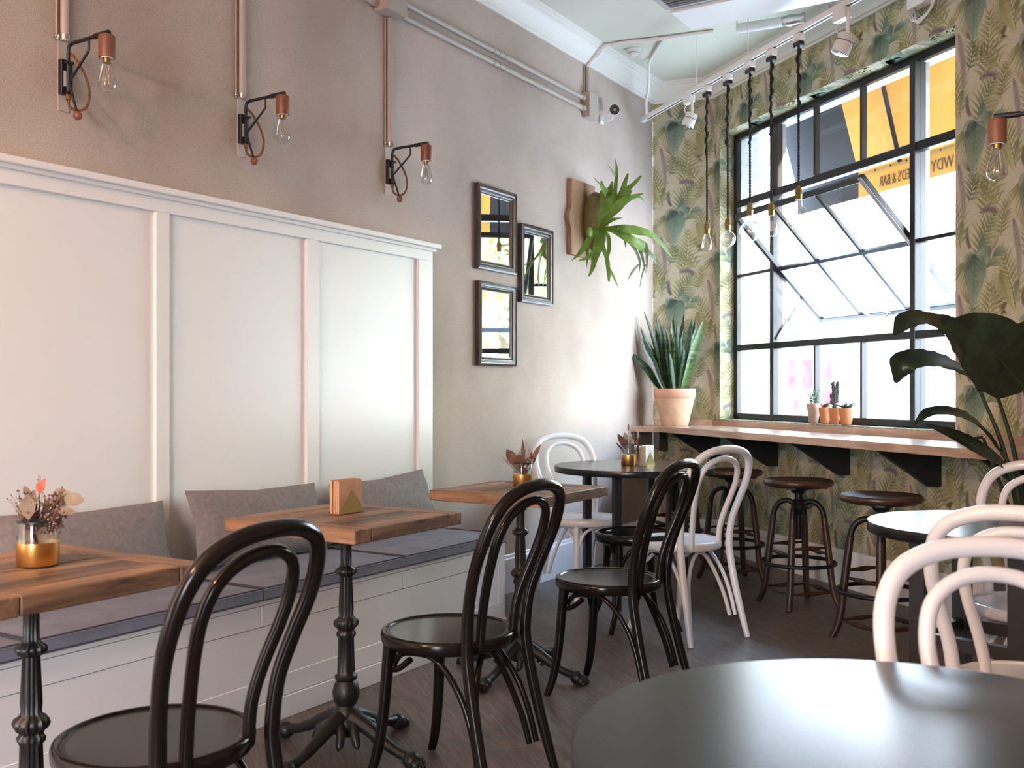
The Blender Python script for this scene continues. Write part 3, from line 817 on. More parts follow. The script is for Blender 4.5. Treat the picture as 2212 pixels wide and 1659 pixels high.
# ------------------------------------------------------------------ helpers from measured directions
def D(u, v, Y): return Vector(((u - 1106) / 2170 * Y, Y, CAMZ - (v - 843) / 2170 * Y))
def PZ(u, v, z): Y = 2170 * (CAMZ - z) / (v - 843); return Vector(((u - 1106) / 2170 * Y, Y, z))
def twisted(mb, pts, r, pitch, m, n=6):
    P_ = smooth_path(pts, n); s_ = 0; ds = [0]
    for i in range(1, len(P_)): s_ += (P_[i] - P_[i - 1]).length; ds.append(s_)
    N_ = max(8, int(s_ / pitch * 8)); Q = []
    for i in range(N_ + 1):
        d = s_ * i / N_; k = 0
        while k < len(ds) - 2 and ds[k + 1] < d: k += 1
        f = (d - ds[k]) / max(1e-9, ds[k + 1] - ds[k]); c = P_[k].lerp(P_[k + 1], min(1, f)); t = (P_[k + 1] - P_[k]).normalized()
        u = t.cross(Vector((.3, .9, .2))).normalized(); w_ = t.cross(u)
        Q.append((c, u, w_, 2 * pi * d / pitch))
    for ph in (0, pi): mb.tube([c + (u * cos(a + ph) + w_ * sin(a + ph)) * r for c, u, w_, a in Q], r * 1.05, m, 6)
    return mb

# ------------------------------------------------------------------ wainscot and banquette
YE = 4.19; YS = -1.2
t = thing('wainscot', 'tall white panelled wainscot behind the banquette with a shelf cap', 'wainscot', OL, ROT_L)
b = MB(); b.box(.0005, .012, YS, YE, .05, 1.90, 'white_paint')
st = [(ya(337, .03), ya(367, .03)), (ya(664, .03), ya(690, .03)), (ya(905, .03), YE)]
gap = st[1][0] - st[0][0]; st.insert(0, (st[0][0] - gap, st[0][1] - gap)); st.insert(0, (st[0][0] - gap, st[0][1] - gap))
b.build('panel', None, t)
for a, c_ in st: MB().box(.012, .030, a, c_, .05, 1.845, 'white_paint', .002).build('stile', None, t)
MB().box(.012, .0301, YS, YE, 1.845, 1.9, 'white_paint', .002).build('rail', None, t)
b = MB().box(.0005, .062, YS, YE + .035, 1.91, 1.935, 'white_paint', .003).box(.0005, .044, YS, YE + .015, 1.895, 1.911, 'white_paint', .002); b.build('cap', None, t)

t = thing('banquette_bench', 'long white built-in banquette bench along the left wall', 'bench', OL, ROT_L)
BX = .518; BE = 4.118; BZ = .440
b = MB().box(.032, BX - .012, YS, BE - .012, .0, BZ - .016, 'bench_paint'); b.build('body', None, t)
b = MB().box(.032, BX, YS, BE, BZ - .016, BZ, 'bench_paint', .002); b.build('seat_board', None, t)
for a, c_ in ((YS, 1.66), (1.662, 2.52), (2.522, 3.32), (3.322, BE)):
    MB().box(BX - .012, BX, a + .001, c_ - .001, BZ - .090, BZ - .018, 'bench_paint', .0015).build('top_rail', None, t)
MB().box(BX - .012, BX - .002, YS, BE - .06, .16, BZ - .092, 'bench_paint').build('front_panel', None, t)
MB().box(BX - .012, BX, YS, BE, .082, .16, 'bench_paint', .002).build('bottom_rail', None, t)
MB().box(BX - .012, BX + .006, YS, BE + .004, 0, .080, 'bench_paint', .002).build('plinth', None, t)
b = MB().box(BX - .012, BX, BE - .06, BE, .16, BZ - .092, 'bench_paint', .002)
b.box(.04, BX - .012, BE - .012, BE - .004, .02, BZ - .02, 'bench_paint')
b.box(BX - .07, BX - .012, BE - .004, BE, .02, BZ - .02, 'bench_paint', .001); b.box(.04, .1, BE - .004, BE, .02, BZ - .02, 'bench_paint', .001); b.box(.04, BX - .01, BE - .004, BE, BZ - .09, BZ - .02, 'bench_paint', .001)
b.build('end_panel', None, t)

def cushion_mesh(x0, x1, y0, y1, h):
    b = MB(); nx, ny = 14, 20; V = []; Fc = []
    def pt(i, j, top):
        u, v = i / nx * 2 - 1, j / ny * 2 - 1
        x = x0 + (x1 - x0) * i / nx; y = y0 + (y1 - y0) * j / ny
        e = 1 - max(abs(u) ** 10, abs(v) ** 10)
        r = .03; cx, cy = x, y                                   # rounded plan corners
        dx, dy = min(x - x0, x1 - x), min(y - y0, y1 - y)
        k = (1 - u * u) * (1 - v * v)
        z = h * (.72 + .36 * k ** .4) + .002 * sin(9 * x + 7 * y + 3 * sin(5 * y)) * k if top else .004
        return (cx, cy, z)
    for top in (1, 0):
        for i in range(nx + 1):
            for j in range(ny + 1): V.append(pt(i, j, top))
    n1 = (nx + 1) * (ny + 1); I = lambda i, j, t_: (0 if t_ else n1) + i * (ny + 1) + j
    for i in range(nx):
        for j in range(ny):
            Fc.append((I(i, j, 1), I(i + 1, j, 1), I(i + 1, j + 1, 1), I(i, j + 1, 1))); Fc.append((I(i, j, 0), I(i, j + 1, 0), I(i + 1, j + 1, 0), I(i + 1, j, 0)))
    for i in range(nx):
        Fc.append((I(i, 0, 0), I(i + 1, 0, 0), I(i + 1, 0, 1), I(i, 0, 1))); Fc.append((I(i, ny, 0), I(i, ny, 1), I(i + 1, ny, 1), I(i + 1, ny, 0)))
    for j in range(ny):
        Fc.append((I(0, j, 0), I(0, j, 1), I(0, j + 1, 1), I(0, j + 1, 0))); Fc.append((I(nx, j, 0), I(nx, j + 1, 0), I(nx, j + 1, 1), I(nx, j, 1)))
    return b.add(V, Fc, None, True)
seams = [-.95, -.08, .79, 1.655, 2.522, 3.325, 4.112]
cl = ['dusky grey seat cushion at the far left edge, under the first wood table', 'grey seat cushion in front of the leftmost velvet pillow, beside the first wood table', 'blue-grey seat cushion in front of the two-tone brown pillow',
      'blue-grey seat cushion at the far end of the bench, right of the napkin table']
first = None; ci = 0
for k in range(len(seams) - 1):
    if k < 2: continue
    a, c_ = seams[k] + .003, seams[k + 1] - .003
    o = cushion_mesh(.05, BX + .012, 0, c_ - a, .056).build('seat_cushion', 'cushion_fabric', None, L(0, a, BZ), ROT_L)
    tag(o, cl[ci], 'cushion', 'bench seat cushions'); ci += 1
    for z_ in (.047, .006):
        MB().tube([(.052, .002, z_), (BX + .012, .002, z_), (BX + .012, c_ - a - .002, z_), (.052, c_ - a - .002, z_)], .0028, 'piping', 6, closed=True).build('piping', None, o)

def pillow(y0, wd, ht, th, label, m1, lean=18, tilt=0, m2=None):
    n = 16; V = []; Fc = []; mi = []
    def pt(u, v, sg):
        k = (max(0, 1 - u * u) * max(0, 1 - v * v)) ** .5
        x = u * wd / 2 * (1 - .05 * (1 - v * v) ** .0 * (1 - abs(v)) * 1.0); z = v * ht / 2 * (1 - .10 * (1 - abs(u)) ** .8)
        x = u * wd / 2 * (1 - .06 * (1 - abs(v)))
        return Vector((sg * th / 2 * k ** .75 + .003 * sin(6 * u + 5 * v), x, z))
    b = MB(); b.xf = Matrix.Rotation(R(-lean), 4, 'Y') @ Matrix.Rotation(R(tilt), 4, 'X')
    for sg, m in ((1, m1), (-1, m2 or m1)):
        V = [pt(i / n * 2 - 1, j / n * 2 - 1, sg) for i in range(n + 1) for j in range(n + 1)]
        Fc = [(i * (n + 1) + j, (i + 1) * (n + 1) + j, (i + 1) * (n + 1) + j + 1, i * (n + 1) + j + 1) for i in range(n) for j in range(n)]
        if sg < 0: Fc = [f[::-1] for f in Fc]
        b.add(V, Fc, m, True)
    zz = min(v[2] for v in b.v); xx = min(v[0] for v in b.v)
    o = b.build('pillow', None, None, L(.034 - xx, y0 + wd / 2, BZ + .050 - zz), ROT_L)
    return tag(o, label, 'pillow', 'velvet lumbar pillows on the bench')
pillow(1.10, .66, .30, .13, 'brown velvet pillow at the far left edge, behind the flower vase', 'velvet_brown', 16)
pillow(1.80, .66, .30, .14, 'taupe velvet pillow behind the first wood table, right of the flower vase', 'velvet', 18, -1)
pillow(2.56, .70, .30, .14, 'brown velvet pillow left of the napkin holder, second from the far end', 'velvet', 16, -2)
pillow(3.36, .70, .29, .14, 'grey velvet pillow at the far end of the bench, right of the napkin holder', 'velvet', 20, 2)

# ------------------------------------------------------------------ bistro tables with cast iron pedestal
def wood_table(c, label):
    t = thing('bistro_table', label, 'table', (c[0], c[1], 0), ROT_L, 'square wood-topped bistro tables')
    h, s_, th = .775, .27, .042
    b = MB(); rg = random.Random(int(c[1] * 100)); bw = .075
    b.box(-s_, s_, -s_, -s_ + bw, h - th, h, 'top_wood_x', .003); b.box(-s_, s_, s_ - bw, s_, h - th, h - .001, 'top_wood_x', .003)
    b.box(-s_, -s_ + bw, -s_ + bw + .0015, s_ - bw - .0015, h - th, h - .0005, 'top_wood_y', .003); b.box(s_ - bw, s_, -s_ + bw + .0015, s_ - bw - .0015, h - th, h, 'top_wood_y', .003)
    x = -s_ + bw + .002
    while x < s_ - bw - .01:
        w_ = min(rg.uniform(.06, .11), s_ - bw - .002 - x)
        if s_ - bw - (x + w_) < .03: w_ = s_ - bw - .002 - x
        b.box(x, x + w_ - .0015, -s_ + bw + .002, s_ - bw - .002, h - th + .006, h - rg.uniform(.001, .0035), 'top_wood_y', .002); x += w_
    b.build('tabletop', None, t)
    b = MB()
    b.box(-.11, .11, -.11, .11, h - th - .006, h - th, 'iron_black', .002)
    b.lathe([(.05, h - th - .006), (.045, h - th - .018), (.027, h - th - .03), (.026, h - th - .05)][::-1], 'iron_black', 24)
    b.build('mounting_plate', None, t)
    prof = [(.034, .06), (.055, .085), (.050, .115), (.040, .125), (.042, .14), (.034, .15), (.030, .158), (.036, .165), (.043, .185), (.044, .205), (.037, .228), (.029, .238), (.036, .243), (.037, .252), (.029, .258),
            (.0285, .27), (.025, .375), (.031, .382), (.032, .392), (.026, .398), (.029, .405), (.038, .413), (.042, .423), (.038, .434), (.028, .440), (.023, .448), (.0245, .47), (.0195, .575), (.024, .578), (.034, .585), (.036, .592), (.034, .599), (.022, .606), (.018, .614), (.0175, .68), (.022, .692), (.024, h - th - .03)]
    MB().lathe(prof, 'iron_black', 40, flute=16, fl_amp=.16, fl_z=(.26, .69)).build('column', None, t)
    for k in range(4):
        a = k * pi / 2
        b = MB(); b.xf = Matrix.Rotation(a, 4, 'Z')
        pts = smooth_path([(.030, 0, .118), (.085, 0, .100), (.15, 0, .068), (.205, 0, .045), (.25, 0, .036)], 4)
        b.tube(pts, [interp([.030, .024, .019, .016, .017], i / (len(pts) - 1)) for i in range(len(pts))], 'iron_black', 10)
        for i in range(9): q = pts[2 + i]; b.ball((q.x, 0, q.z + .013), .009, 'iron_black', 8, 5, (1.2, .8, .8))
        b.ball((.268, 0, .028), .028, 'iron_black', 12, 7, (1.1, 1.05, .98))
        for y in (-.020, -.007, .007, .020):
            b.ball((.290, y, .020), .011, 'iron_black', 8, 6, (1.6, .8, 1.5)); b.ball((.302, y, .012), .007, 'iron_black', 6, 5, (1.3, .7, 1.5))
        for sg in (-1, 1): b.tube([(.045, sg * .012, .11), (.075, sg * .045, .085), (.088, sg * .05, .055), (.078, sg * .035, .040)], [.013, .015, .013, .006], 'iron_black', 8)
        b.build('leg', None, t)
    return t
TB = [(-1.094, 2.286), (-.54, 3.27), (.035, 4.17)]
wood_table(TB[0], 'square reclaimed wood table at the far left carrying the big dried bouquet')
wood_table(TB[1], 'square reclaimed wood table with the brass napkin holder, middle of the row')
wood_table(TB[2], 'square reclaimed wood table with rosy leaf vase, nearest the white-framed round table')

# ------------------------------------------------------------------ bentwood chairs
def chair(name, label, m, seatm, loc, heading):
    t = thing(name, label, 'chair', loc, -R(heading), 'bentwood chairs'); zs = .455
    b = MB()
    b.lathe([(.188, zs - .042), (.199, zs - .040), (.205, zs - .032), (.2065, zs - .012), (.203, zs - .003), (.197, zs), (.190, zs - .002), (.187, zs - .007)], m, 48)
    b.build('seat_ring', None, t)
    MB().lathe([(0, zs - .020), (.186, zs - .020), (.189, zs - .012), (.187, zs - .006), (.17, zs - .0075), (.12, zs - .010), (0, zs - .012)], seatm, 48).build('seat', None, t)
    for sx in (-1, 1):
        p_ = smooth_path([(sx * .130, .125, zs - .036), (sx * .134, .132, .32), (sx * .142, .142, .18), (sx * .152, .160, .07), (sx * .162, .182, 0)], 4)
        MB().tube(p_, [interp([.0185, .0185, .017, .0155, .0135], i / (len(p_) - 1)) for i in range(len(p_))], m, 12).build('leg', None, t)
    # rear legs and outer hoop are one bent rod
    half = [(.185, -.275, 0), (.176, -.245, .11), (.166, -.208, .26), (.160, -.182, .40), (.160, -.180, .47), (.168, -.190, .56), (.186, -.218, .655), (.196, -.250, .735), (.187, -.280, .812), (.152, -.303, .868), (.085, -.317, .898), (0, -.321, .906)]
    pts = half + [(-x, y, z) for x, y, z in half[-2::-1]]
    p_ = smooth_path(pts, 4); n = len(p_)
    rr = [interp([.0135, .0160, .0175, .0180, .0175, .0170, .017, .0175, .018, .0185, .0185, .0185], 1 - abs(1 - 2 * i / (n - 1))) for i in range(n)]
    MB().tube(p_, rr, m, 12, up=(0, 1, 0)).build('back_frame', None, t)
    half = [(.088, -.176, zs - .025), (.090, -.184, .52), (.102, -.204, .60), (.119, -.234, .685), (.124, -.259, .755), (.106, -.282, .815), (.060, -.297, .850), (0, -.302, .861)]
    pts = half + [(-x, y, z) for x, y, z in half[-2::-1]]
    MB().tube(smooth_path(pts, 4), .0140, m, 10, up=(0, 1, 0)).build('back_loop', None, t)
    zt = zs - .052
    for sx in (-1, 1):
        pts = [(sx * .160, -.218, .10), (sx * .154, -.196, .19), (sx * .148, -.160, .28), (sx * .144, -.105, .355), (sx * .142, -.045, zt - .004), (sx * .138, .02, zt), (sx * .130, .075, zt - .010), (sx * .122, .108, zt - .04), (sx * .126, .112, zt - .062), (sx * .132, .085, zt - .055), (sx * .136, .04, zt - .022)]
        MB().tube(smooth_path(pts, 4), .0095, m, 8).build('side_brace', None, t)
    pts = [(-.130, -.212, .10), (-.118, -.190, .19), (-.09, -.162, .29), (-.045, -.145, .375), (0, -.142, zt), (.045, -.145, .375), (.09, -.162, .29), (.118, -.190, .19), (.130, -.212, .10)]
    MB().tube(smooth_path(pts, 4), .0095, m, 8).build('rear_brace', None, t)
    pts = [(-.128, .140, .30), (-.095, .142, .37), (-.04, .142, zt), (0, .142, zt + .002), (.04, .142, zt), (.095, .142, .37), (.128, .140, .30)]
    MB().tube(smooth_path(pts, 4), .0095, m, 8).build('front_brace', None, t)
    return t
HB = math.degrees(math.atan2(-NL.x, -NL.y))                 # heading that faces the bench
blk = chair('bentwood_chair', 'black bentwood chair in the left foreground, in front of the first wood table', 'black_lacquer', 'black_seat', (-.755, 2.13, 0), HB - 4)
dup(blk, (-.195, 3.075, 0), -R(HB + 0), 'black bentwood chair at the middle wood table with napkins')
dup(blk, (.375, 3.925, 0), -R(HB), 'black bentwood chair at the third wood table, right of centre')
wh = chair('bentwood_chair', 'white bentwood chair against the left wall behind the round table', 'white_lacquer', 'white_lacquer', (.427, 5.79, 0), 155)
dup(wh, (.82, 4.93, 0), -R(-34), 'white bentwood chair on the near side of the far round table')
dup(wh, (.822, 1.44, 0), -R(181), 'brightly lit white bentwood chair closest to the camera at lower right')
dup(wh, (1.31, 2.50, 0), -R(35), 'white bentwood chair between the nearest white chair and the right round table')
dup(wh, (1.78, 3.43, 0), -R(212), 'white bentwood chair behind the right round table, next to the ribbed plant pot')

# low black bentwood stool without back beneath the far round table
t = thing('bentwood_stool', 'backless black bentwood stool beneath the far round table', 'stool', (.62, 5.05, 0), R(10)); zs = .47
MB().lathe([(.172, zs - .045), (.196, zs - .045), (.204, zs - .035), (.206, zs - .01), (.198, zs), (.186, zs), (.176, zs - .010), (.172, zs - .03)], 'black_lacquer', 44).build('seat_ring', None, t)
MB().lathe([(0, zs - .042), (.174, zs - .042), (.174, zs - .034), (0, zs - .034)], 'black_seat', 36).build('seat', None, t)
for k in range(4):
    a = k * pi / 2 + pi / 4; b = MB(); b.xf = Matrix.Rotation(a, 4, 'Z')
    p_ = smooth_path([(.165, 0, zs - .04), (.165, 0, .33), (.175, 0, .20), (.205, 0, .09), (.25, 0, 0)], 4)
    b.tube(p_, [interp([.018, .018, .016, .014, .013], i / (len(p_) - 1)) for i in range(len(p_))], 'black_lacquer', 10); b.build('leg', None, t)
for k in range(4):
    b = MB(); b.xf = Matrix.Rotation(k * pi / 2, 4, 'Z')
    b.tube(smooth_path([(.115, -.113, .26), (.125, -.10, .34), (.135, -.05, zs - .065), (.14, 0, zs - .058), (.135, .05, zs - .065), (.125, .10, .34), (.115, .113, .26)], 4), .010, 'black_lacquer', 8); b.build('brace', None, t)

# ------------------------------------------------------------------ round black tables
def round_table(label, c, r, z, a, leg, rz, stretch=None):
    t = thing('round_table', label, 'table', (c[0], c[1], 0), rz, 'round black tables')
    MB().lathe([(0, z - .034), (r - .003, z - .034), (r, z - .031), (r, z - .003), (r - .002, z), (r - .003, z), (0, z)], 'table_black', 96).build('tabletop', None, t)
    MB().box(-a - leg / 2, a + leg / 2, -a - leg / 2, a + leg / 2, z - .046, z - .034, 'black_paint').build('top_frame', None, t)
    for sx in (-1, 1):
        for sy in (-1, 1): MB().box(sx * a - leg / 2, sx * a + leg / 2, sy * a - leg / 2, sy * a + leg / 2, 0, z - .046, 'black_paint', .002).build('leg', None, t)
    if stretch:
        for sx in (-1, 1): MB().box(sx * a - leg * .3, sx * a + leg * .3, -a + leg / 2, a - leg / 2, stretch - .02, stretch + .02, 'black_paint').build('stretcher', None, t)
        for sy in (-1, 1): MB().box(-a + leg / 2, a - leg / 2, sy * a - leg * .3, sy * a + leg * .3, stretch - .02, stretch + .02, 'black_paint').build('stretcher', None, t)
    return t
round_table('round black table in the far corner holding a brass vase and napkins', (.684, 5.62), .447, .76, .2, .040, ROT_W)
round_table('round black table at the right, its top mirroring the bright window', (1.50, 3.16), .362, .76, .15, .05, R(42), .40)
round_table('large round black table in the near foreground, slightly out of focus', (.472, 1.17), .402, .76, .14, .045, R(10))

# ------------------------------------------------------------------ industrial stools
def stool(label, loc, rz):
    t = thing('swivel_stool', label, 'stool', (loc[0], loc[1], 0), rz, 'industrial swivel stools at the window counter')
    z = .690
    MB().lathe([(0, z - .036), (.165, z - .036), (.180, z - .031), (.189, z - .019), (.188, z - .008), (.180, z), (.165, z - .002), (.10, z - .009), (0, z - .011)], 'stool_seat_wood', 48).build('seat', None, t)
    b = MB().lathe([(.035, z - .075), (.045, z - .058), (.09, z - .046), (.145, z - .042), (.147, z - .036)], 'stool_iron', 28)
    for k in range(4): a = k * pi / 2; b.box(.10, .155, -.02, .02, z - .046, z - .036, 'stool_iron', mtx=Matrix.Rotation(a, 4, 'Z'))
    b.build('seat_plate', None, t)
    b = MB(); P_ = [(.0175, .36)] + [(.0165 + (.0015 if i % 2 else 0), .37 + i * .006) for i in range(30)] + [(.020, .56), (.022, z - .07)]
    b.lathe(P_, 'stool_iron', 16); b.build('screw', None, t)
    b = MB().lathe([(.024, .50), (.034, .51), (.036, .56), (.028, .578), (.024, .58)], 'stool_iron', 20)
    b.tube([(.03, 0, .545), (.055, 0, .545)], .010, 'stool_iron', 8); b.tube([(.055 + .012 * cos(a), 0, .545 + .014 * sin(a)) for a in [i * pi / 6 for i in range(12)]], .004, 'stool_iron', 6, closed=True)
    b.build('hub', None, t)
    for k in range(4):
        mx = Matrix.Rotation(k * pi / 2, 4, 'Z')
        b = MB(); b.xf = mx
        b.tube(smooth_path([(.025, 0, .555), (.06, 0, .572), (.10, 0, .560), (.128, 0, .525), (.140, 0, .475)], 5), .015, 'stool_iron', 10); b.build('arm', None, t)
        b = MB(); b.xf = mx
        p_ = smooth_path([(.138, 0, .485), (.152, 0, .37), (.168, 0, .24), (.180, 0, .13), (.196, 0, .06), (.222, 0, 0)], 4)
        b.tube(p_, [interp([.017, .019, .019, .018, .017, .016], i / (len(p_) - 1)) for i in range(len(p_))], 'stool_wood', 10); b.build('leg', None, t)
    n = 40; MB().tube([(.196 * cos(2 * pi * i / n), .196 * sin(2 * pi * i / n), .235) for i in range(n)], .0105, 'stool_iron', 8, closed=True).build('foot_ring', None, t)
    for zz, rr in ((.325, .157), (.29, .162), (.085, .186)):
        for k in range(4):
            if zz == .29 and k % 2: continue
            if zz == .325 and not k % 2: continue
            p0 = Vector((rr, 0, zz)); p1 = Vector((0, rr, zz)); mx = Matrix.Rotation(k * pi / 2, 4, 'Z')
            b = MB(); b.xf = mx; pp = [p0.lerp(p1, i / 8) for i in range(9)]
            b.tube(pp, [.006, .0065, .008, .011, .013, .011, .008, .0065, .006], 'stool_wood', 8); b.build('spindle', None, t)
    return t
s0 = stool('dark swivel stool in the middle under the counter, fully visible', (1.577, 5.53), -R(29))
dup(s0, (1.735, 4.72, 0), -R(22), 'dark swivel stool nearest the camera, partly behind the right round table')
dup(s0, (1.355, 6.20, 0), -R(35), 'dark swivel stool just right of the white chair, third from the right')
dup(s0, (1.09, 6.80, 0), -R(20), 'dark swivel stool farthest in the corner, hidden behind chairs')

# ------------------------------------------------------------------ window counter
t = thing('window_counter', 'pale oak bar counter running under the window', 'counter', (0, 0, 0))
CZ = .921
WD_F, WD_W = .385, .50
fr_a = None
def isect(p, d, q, e):
    k = d.x * e.y - d.y * e.x; s_ = ((q.x - p.x) * e.y - (q.y - p.y) * e.x) / k; return p + d * s_
pA = isect(CO + NF * WD_F, F, CO, T); pB = isect(CO + NF * WD_F, F, JO + NW * WD_W, S); pC = JO + NW * WD_W + S * (WEND - .02); pD = JO + S * (WEND - .02) + NW * .003
inC = CO + (NF + NL).normalized() * .004; inJ = JO + (NF + NW).normalized() * .003
pA = pA + NL * .003
poly = [pA, pB, pC, pD, inJ, inC]
b = MB(); n = len(poly)
mtw = Matrix.Rotation(-ROT_W, 4, 'Z')
loc_ = [mtw @ (q - JO) for q in poly]
b.prism([(q.x, q.y) for q in loc_[::1]], CZ - .042, CZ, 'z', 'counter_wood'); 
t.location = JO; t.rotation_euler = (0, 0, ROT_W)
b.build('worktop', None, t)
l1 = [inC, inJ, JO + S * (WEND - .02) + NW * .003]
bb = sweep('backboard', [CO + F * .01, JO, JO + S * (WEND - .02)], [(.003, CZ), (.022, CZ), (.022, CZ + .04), (.003, CZ + .04)], 'counter_wood')
bb.data.transform(Matrix.Rotation(-ROT_W, 4, 'Z') @ Matrix.Translation(-JO)); bb.parent = t
def yline(u, x, z=None):
    k = (u - 1106) / 2170; P0 = JO + NW * x; s_ = (k * P0.y - P0.x) / (S.x - k * S.y); return s_
for u, v in ((1674, 0), (1828, 0), (2024, 0), (2262, 0), (1549, 0)):
    y = yline(u, .02)
    MB().prism([(.003, CZ - .0425), (.40, CZ - .0425), (.40, CZ - .052), (.08, CZ - .245), (.003, CZ - .245)], y - .014, y + .014, 'y', 'black_paint').build('bracket', None, t)
# bracket against the left wall corner
b = MB().prism([(.06, CZ - .0425), (WD_F - .03, CZ - .0425), (WD_F - .03, CZ - .16), (.06, CZ - .20)], .02, .06, 'y', 'black_paint')
b.xf = None; o = b.build('bracket', None, t)
o.data.transform(Matrix.Rotation(-ROT_W, 4, 'Z') @ Matrix.Translation(-JO) @ Matrix.Translation(CO + F * .06) @ Matrix.Rotation(ROT_F, 4, 'Z'))

# ------------------------------------------------------------------ wall sconces
def bulb_profile(kind, r, h):
    if kind == 'pear':
        return [(0, -h), (r * .35, -h * .99), (r * .7, -h * .95), (r * .93, -h * .87), (r, -h * .76), (r * .94, -h * .62), (r * .80, -h * .44), (r * .64, -h * .24), (r * .46, -h * .08), (r * .40, 0)]
    out = []
    for i in range(13):
        a = -pi / 2 + i * pi / 14.5; out.append((max(0, r * cos(a)), -(h - r) + r * sin(a)))
    return out + [(r * .30, -(h - 2 * r) - .004 if h > 2 * r else -.004), (r * .28, 0)]
def bulb(parent, c, kind, r, h, name='bulb'):
    o = MB().lathe(bulb_profile(kind, r, h), 'bulb_glass', 28).build(name, None, parent, c)
    b = MB(); b.tube([(0, 0, 0), (0, 0, -h * .30)], .0032, 'bulb_glass', 6)
    for k in range(4):
        a = k * pi / 2; b.tube([(.003 * cos(a), .003 * sin(a), -h * .28), (r * .28 * cos(a), r * .28 * sin(a), -h * .72), (r * .2 * cos(a + .5), r * .2 * sin(a + .5), -h * .34)], .0007, 'old_brass', 4)
    b.build('filament', None, o)
    return o
def sconce(label, loc, rotz, arm=.235, seed=0):
    t = thing('wall_sconce', label, 'wall lamp', loc, rotz, 'swing-arm wall sconces')
    MB().box(0, .004, -.020, .020, -.11, .14, 'conduit_paint').build('backing_strip', None, t)
    b = MB().box(.004, .024, -.022, .022, -.056, .062, 'black_paint', .002); b.build('wall_bracket', None, t)
    MB().box(.0242, .0248, -.014, .002, -.030, .022, 'label_white').build('rating_label', None, t)['label'] = 'small white label'
    b = MB(); b.tube(smooth_path([(.030, 0, -.05), (.030, 0, .05), (.032, 0, .098), (.048, 0, .112), (.085, 0, .114), (arm, 0, .114)], 4), .0065, 'black_paint', 8)
    b.tube([(arm - .062, 0, .114), (arm + .012, 0, .114)], .0095, 'black_paint', 10)
    b.box(.018, .045, -.012, .012, .046, .054, 'black_paint'); b.box(.018, .045, -.010, .010, -.058, -.050, 'black_paint'); b.build('arm', None, t)
    b = MB(); b.tube(smooth_path([(arm * .60, 0, .110), (arm * .60, 0, .080), (arm * .56, 0, .064), (.034, 0, -.015), (.034, 0, -.022)], 3), .0045, 'black_paint', 8)
    b.tube([(.034, 0, -.018), (.068, .006, -.120)], .0045, 'black_paint', 8); b.build('brace', None, t)
    MB().ball((.071, .007, -.133), .0155, 'socket_wood', 12, 8).build('ball', None, t)
    b = MB(); twisted(b, [(.034, .008, .085), (.055, .020, .055), (.082, .032, .0), (.092, .038, -.050), (.082, .034, -.098), (.056, .018, -.112), (.036, .002, -.098), (.030, 0, -.072)], .0026, .016, 'brown_cord', 5); b.build('cord', None, t)
    MB().tube([(.030, 0, -.075), (.030, 0, -.058)], .009, 'brown_cord', 10).build('cord_grip', None, t)
    b = MB().lathe([(.0, .105), (.022, .107), (.026, .104), (.027, .100), (.027, .035), (.026, .031), (.021, .031), (.020, .045)][::-1], 'socket_wood', 28, (arm + .002, 0, 0)); so = b.build('socket', None, t)
    MB().lathe([(.015, .030), (.0205, .028), (.0205, .036), (.015, .036)], 'white_plastic', 24, (arm + .002, 0, 0)).build('socket_ring', None, so)
    MB().lathe([(.013, .015), (.0135, .034)], 'old_brass', 16, (arm + .002, 0, 0)).build('screw_cap', None, so)
    bulb(t, (arm + .002, 0, .026), 'pear', .030, .108)
    return t
ys3 = [ya(136, .0), ya(520, .0), ya(837, .0)]
sconce('wall sconce nearest the camera, at upper left above the wainscot', L(0, ys3[0], 2.245), ROT_L)
sconce('middle of the three wall sconces, above the second wainscot panel', L(0, ys3[1], 2.245), ROT_L)
sconce('wall sconce farthest from the camera, above the end of the wainscot', L(0, ys3[2], 2.245), ROT_L)
pR = D(2156, 300, 3.08); dR = Vector((1.862, 2.88, 0)) - Vector((pR.x, pR.y, 0)); aR = math.atan2(-dR.y, -dR.x)
sconce('wall sconce at the right edge in front of the leafy wallpaper', Vector((1.858, 2.88, 1.905)), aR, dR.length - .003)

# ------------------------------------------------------------------ conduits and boxes on the plaster
def clampb(b, y, z, r, m='chrome'): b.tube([(r + .002, y, z - .008), (r + .002, y, z + .008)], r + .003, m, 14)
vc = [(ys3[0] - .004, 2.372, 3.02), (ys3[1] - .006, 2.372, 3.02), (ys3[2], 2.372, 3.00)]
for i, (y, z0, z1) in enumerate(vc):
    nm = ['above the nearest sconce', 'above the middle sconce', 'between the junction box and the farthest sconce'][i]
    t = thing('conduit', 'taupe painted vertical conduit ' + nm, 'conduit', OL, ROT_L, 'painted conduits')
    b = MB(); b.tube([(.0155, y, z0), (.0155, y, z1)], .0135, 'conduit_paint', 14); b.tube([(.006, y - .024, z0), (.006, y - .024, z1)], .004, 'conduit_paint', 8); b.build('tube', None, t)
    b = MB(); clampb(b, y, z0 + .012, .0135); b.box(.0005, .006, y - .032, y + .016, z0 + .003, z0 + .021, 'chrome'); b.ball((.008, y - .028, z0 + .012), .006, 'chrome', 8, 5)
    b.build('clamp', None, t)
jy0, jy1 = ya(825, .05), ya(866, .05); ky0, ky1 = ya(1266, .03), ya(1290, .05)
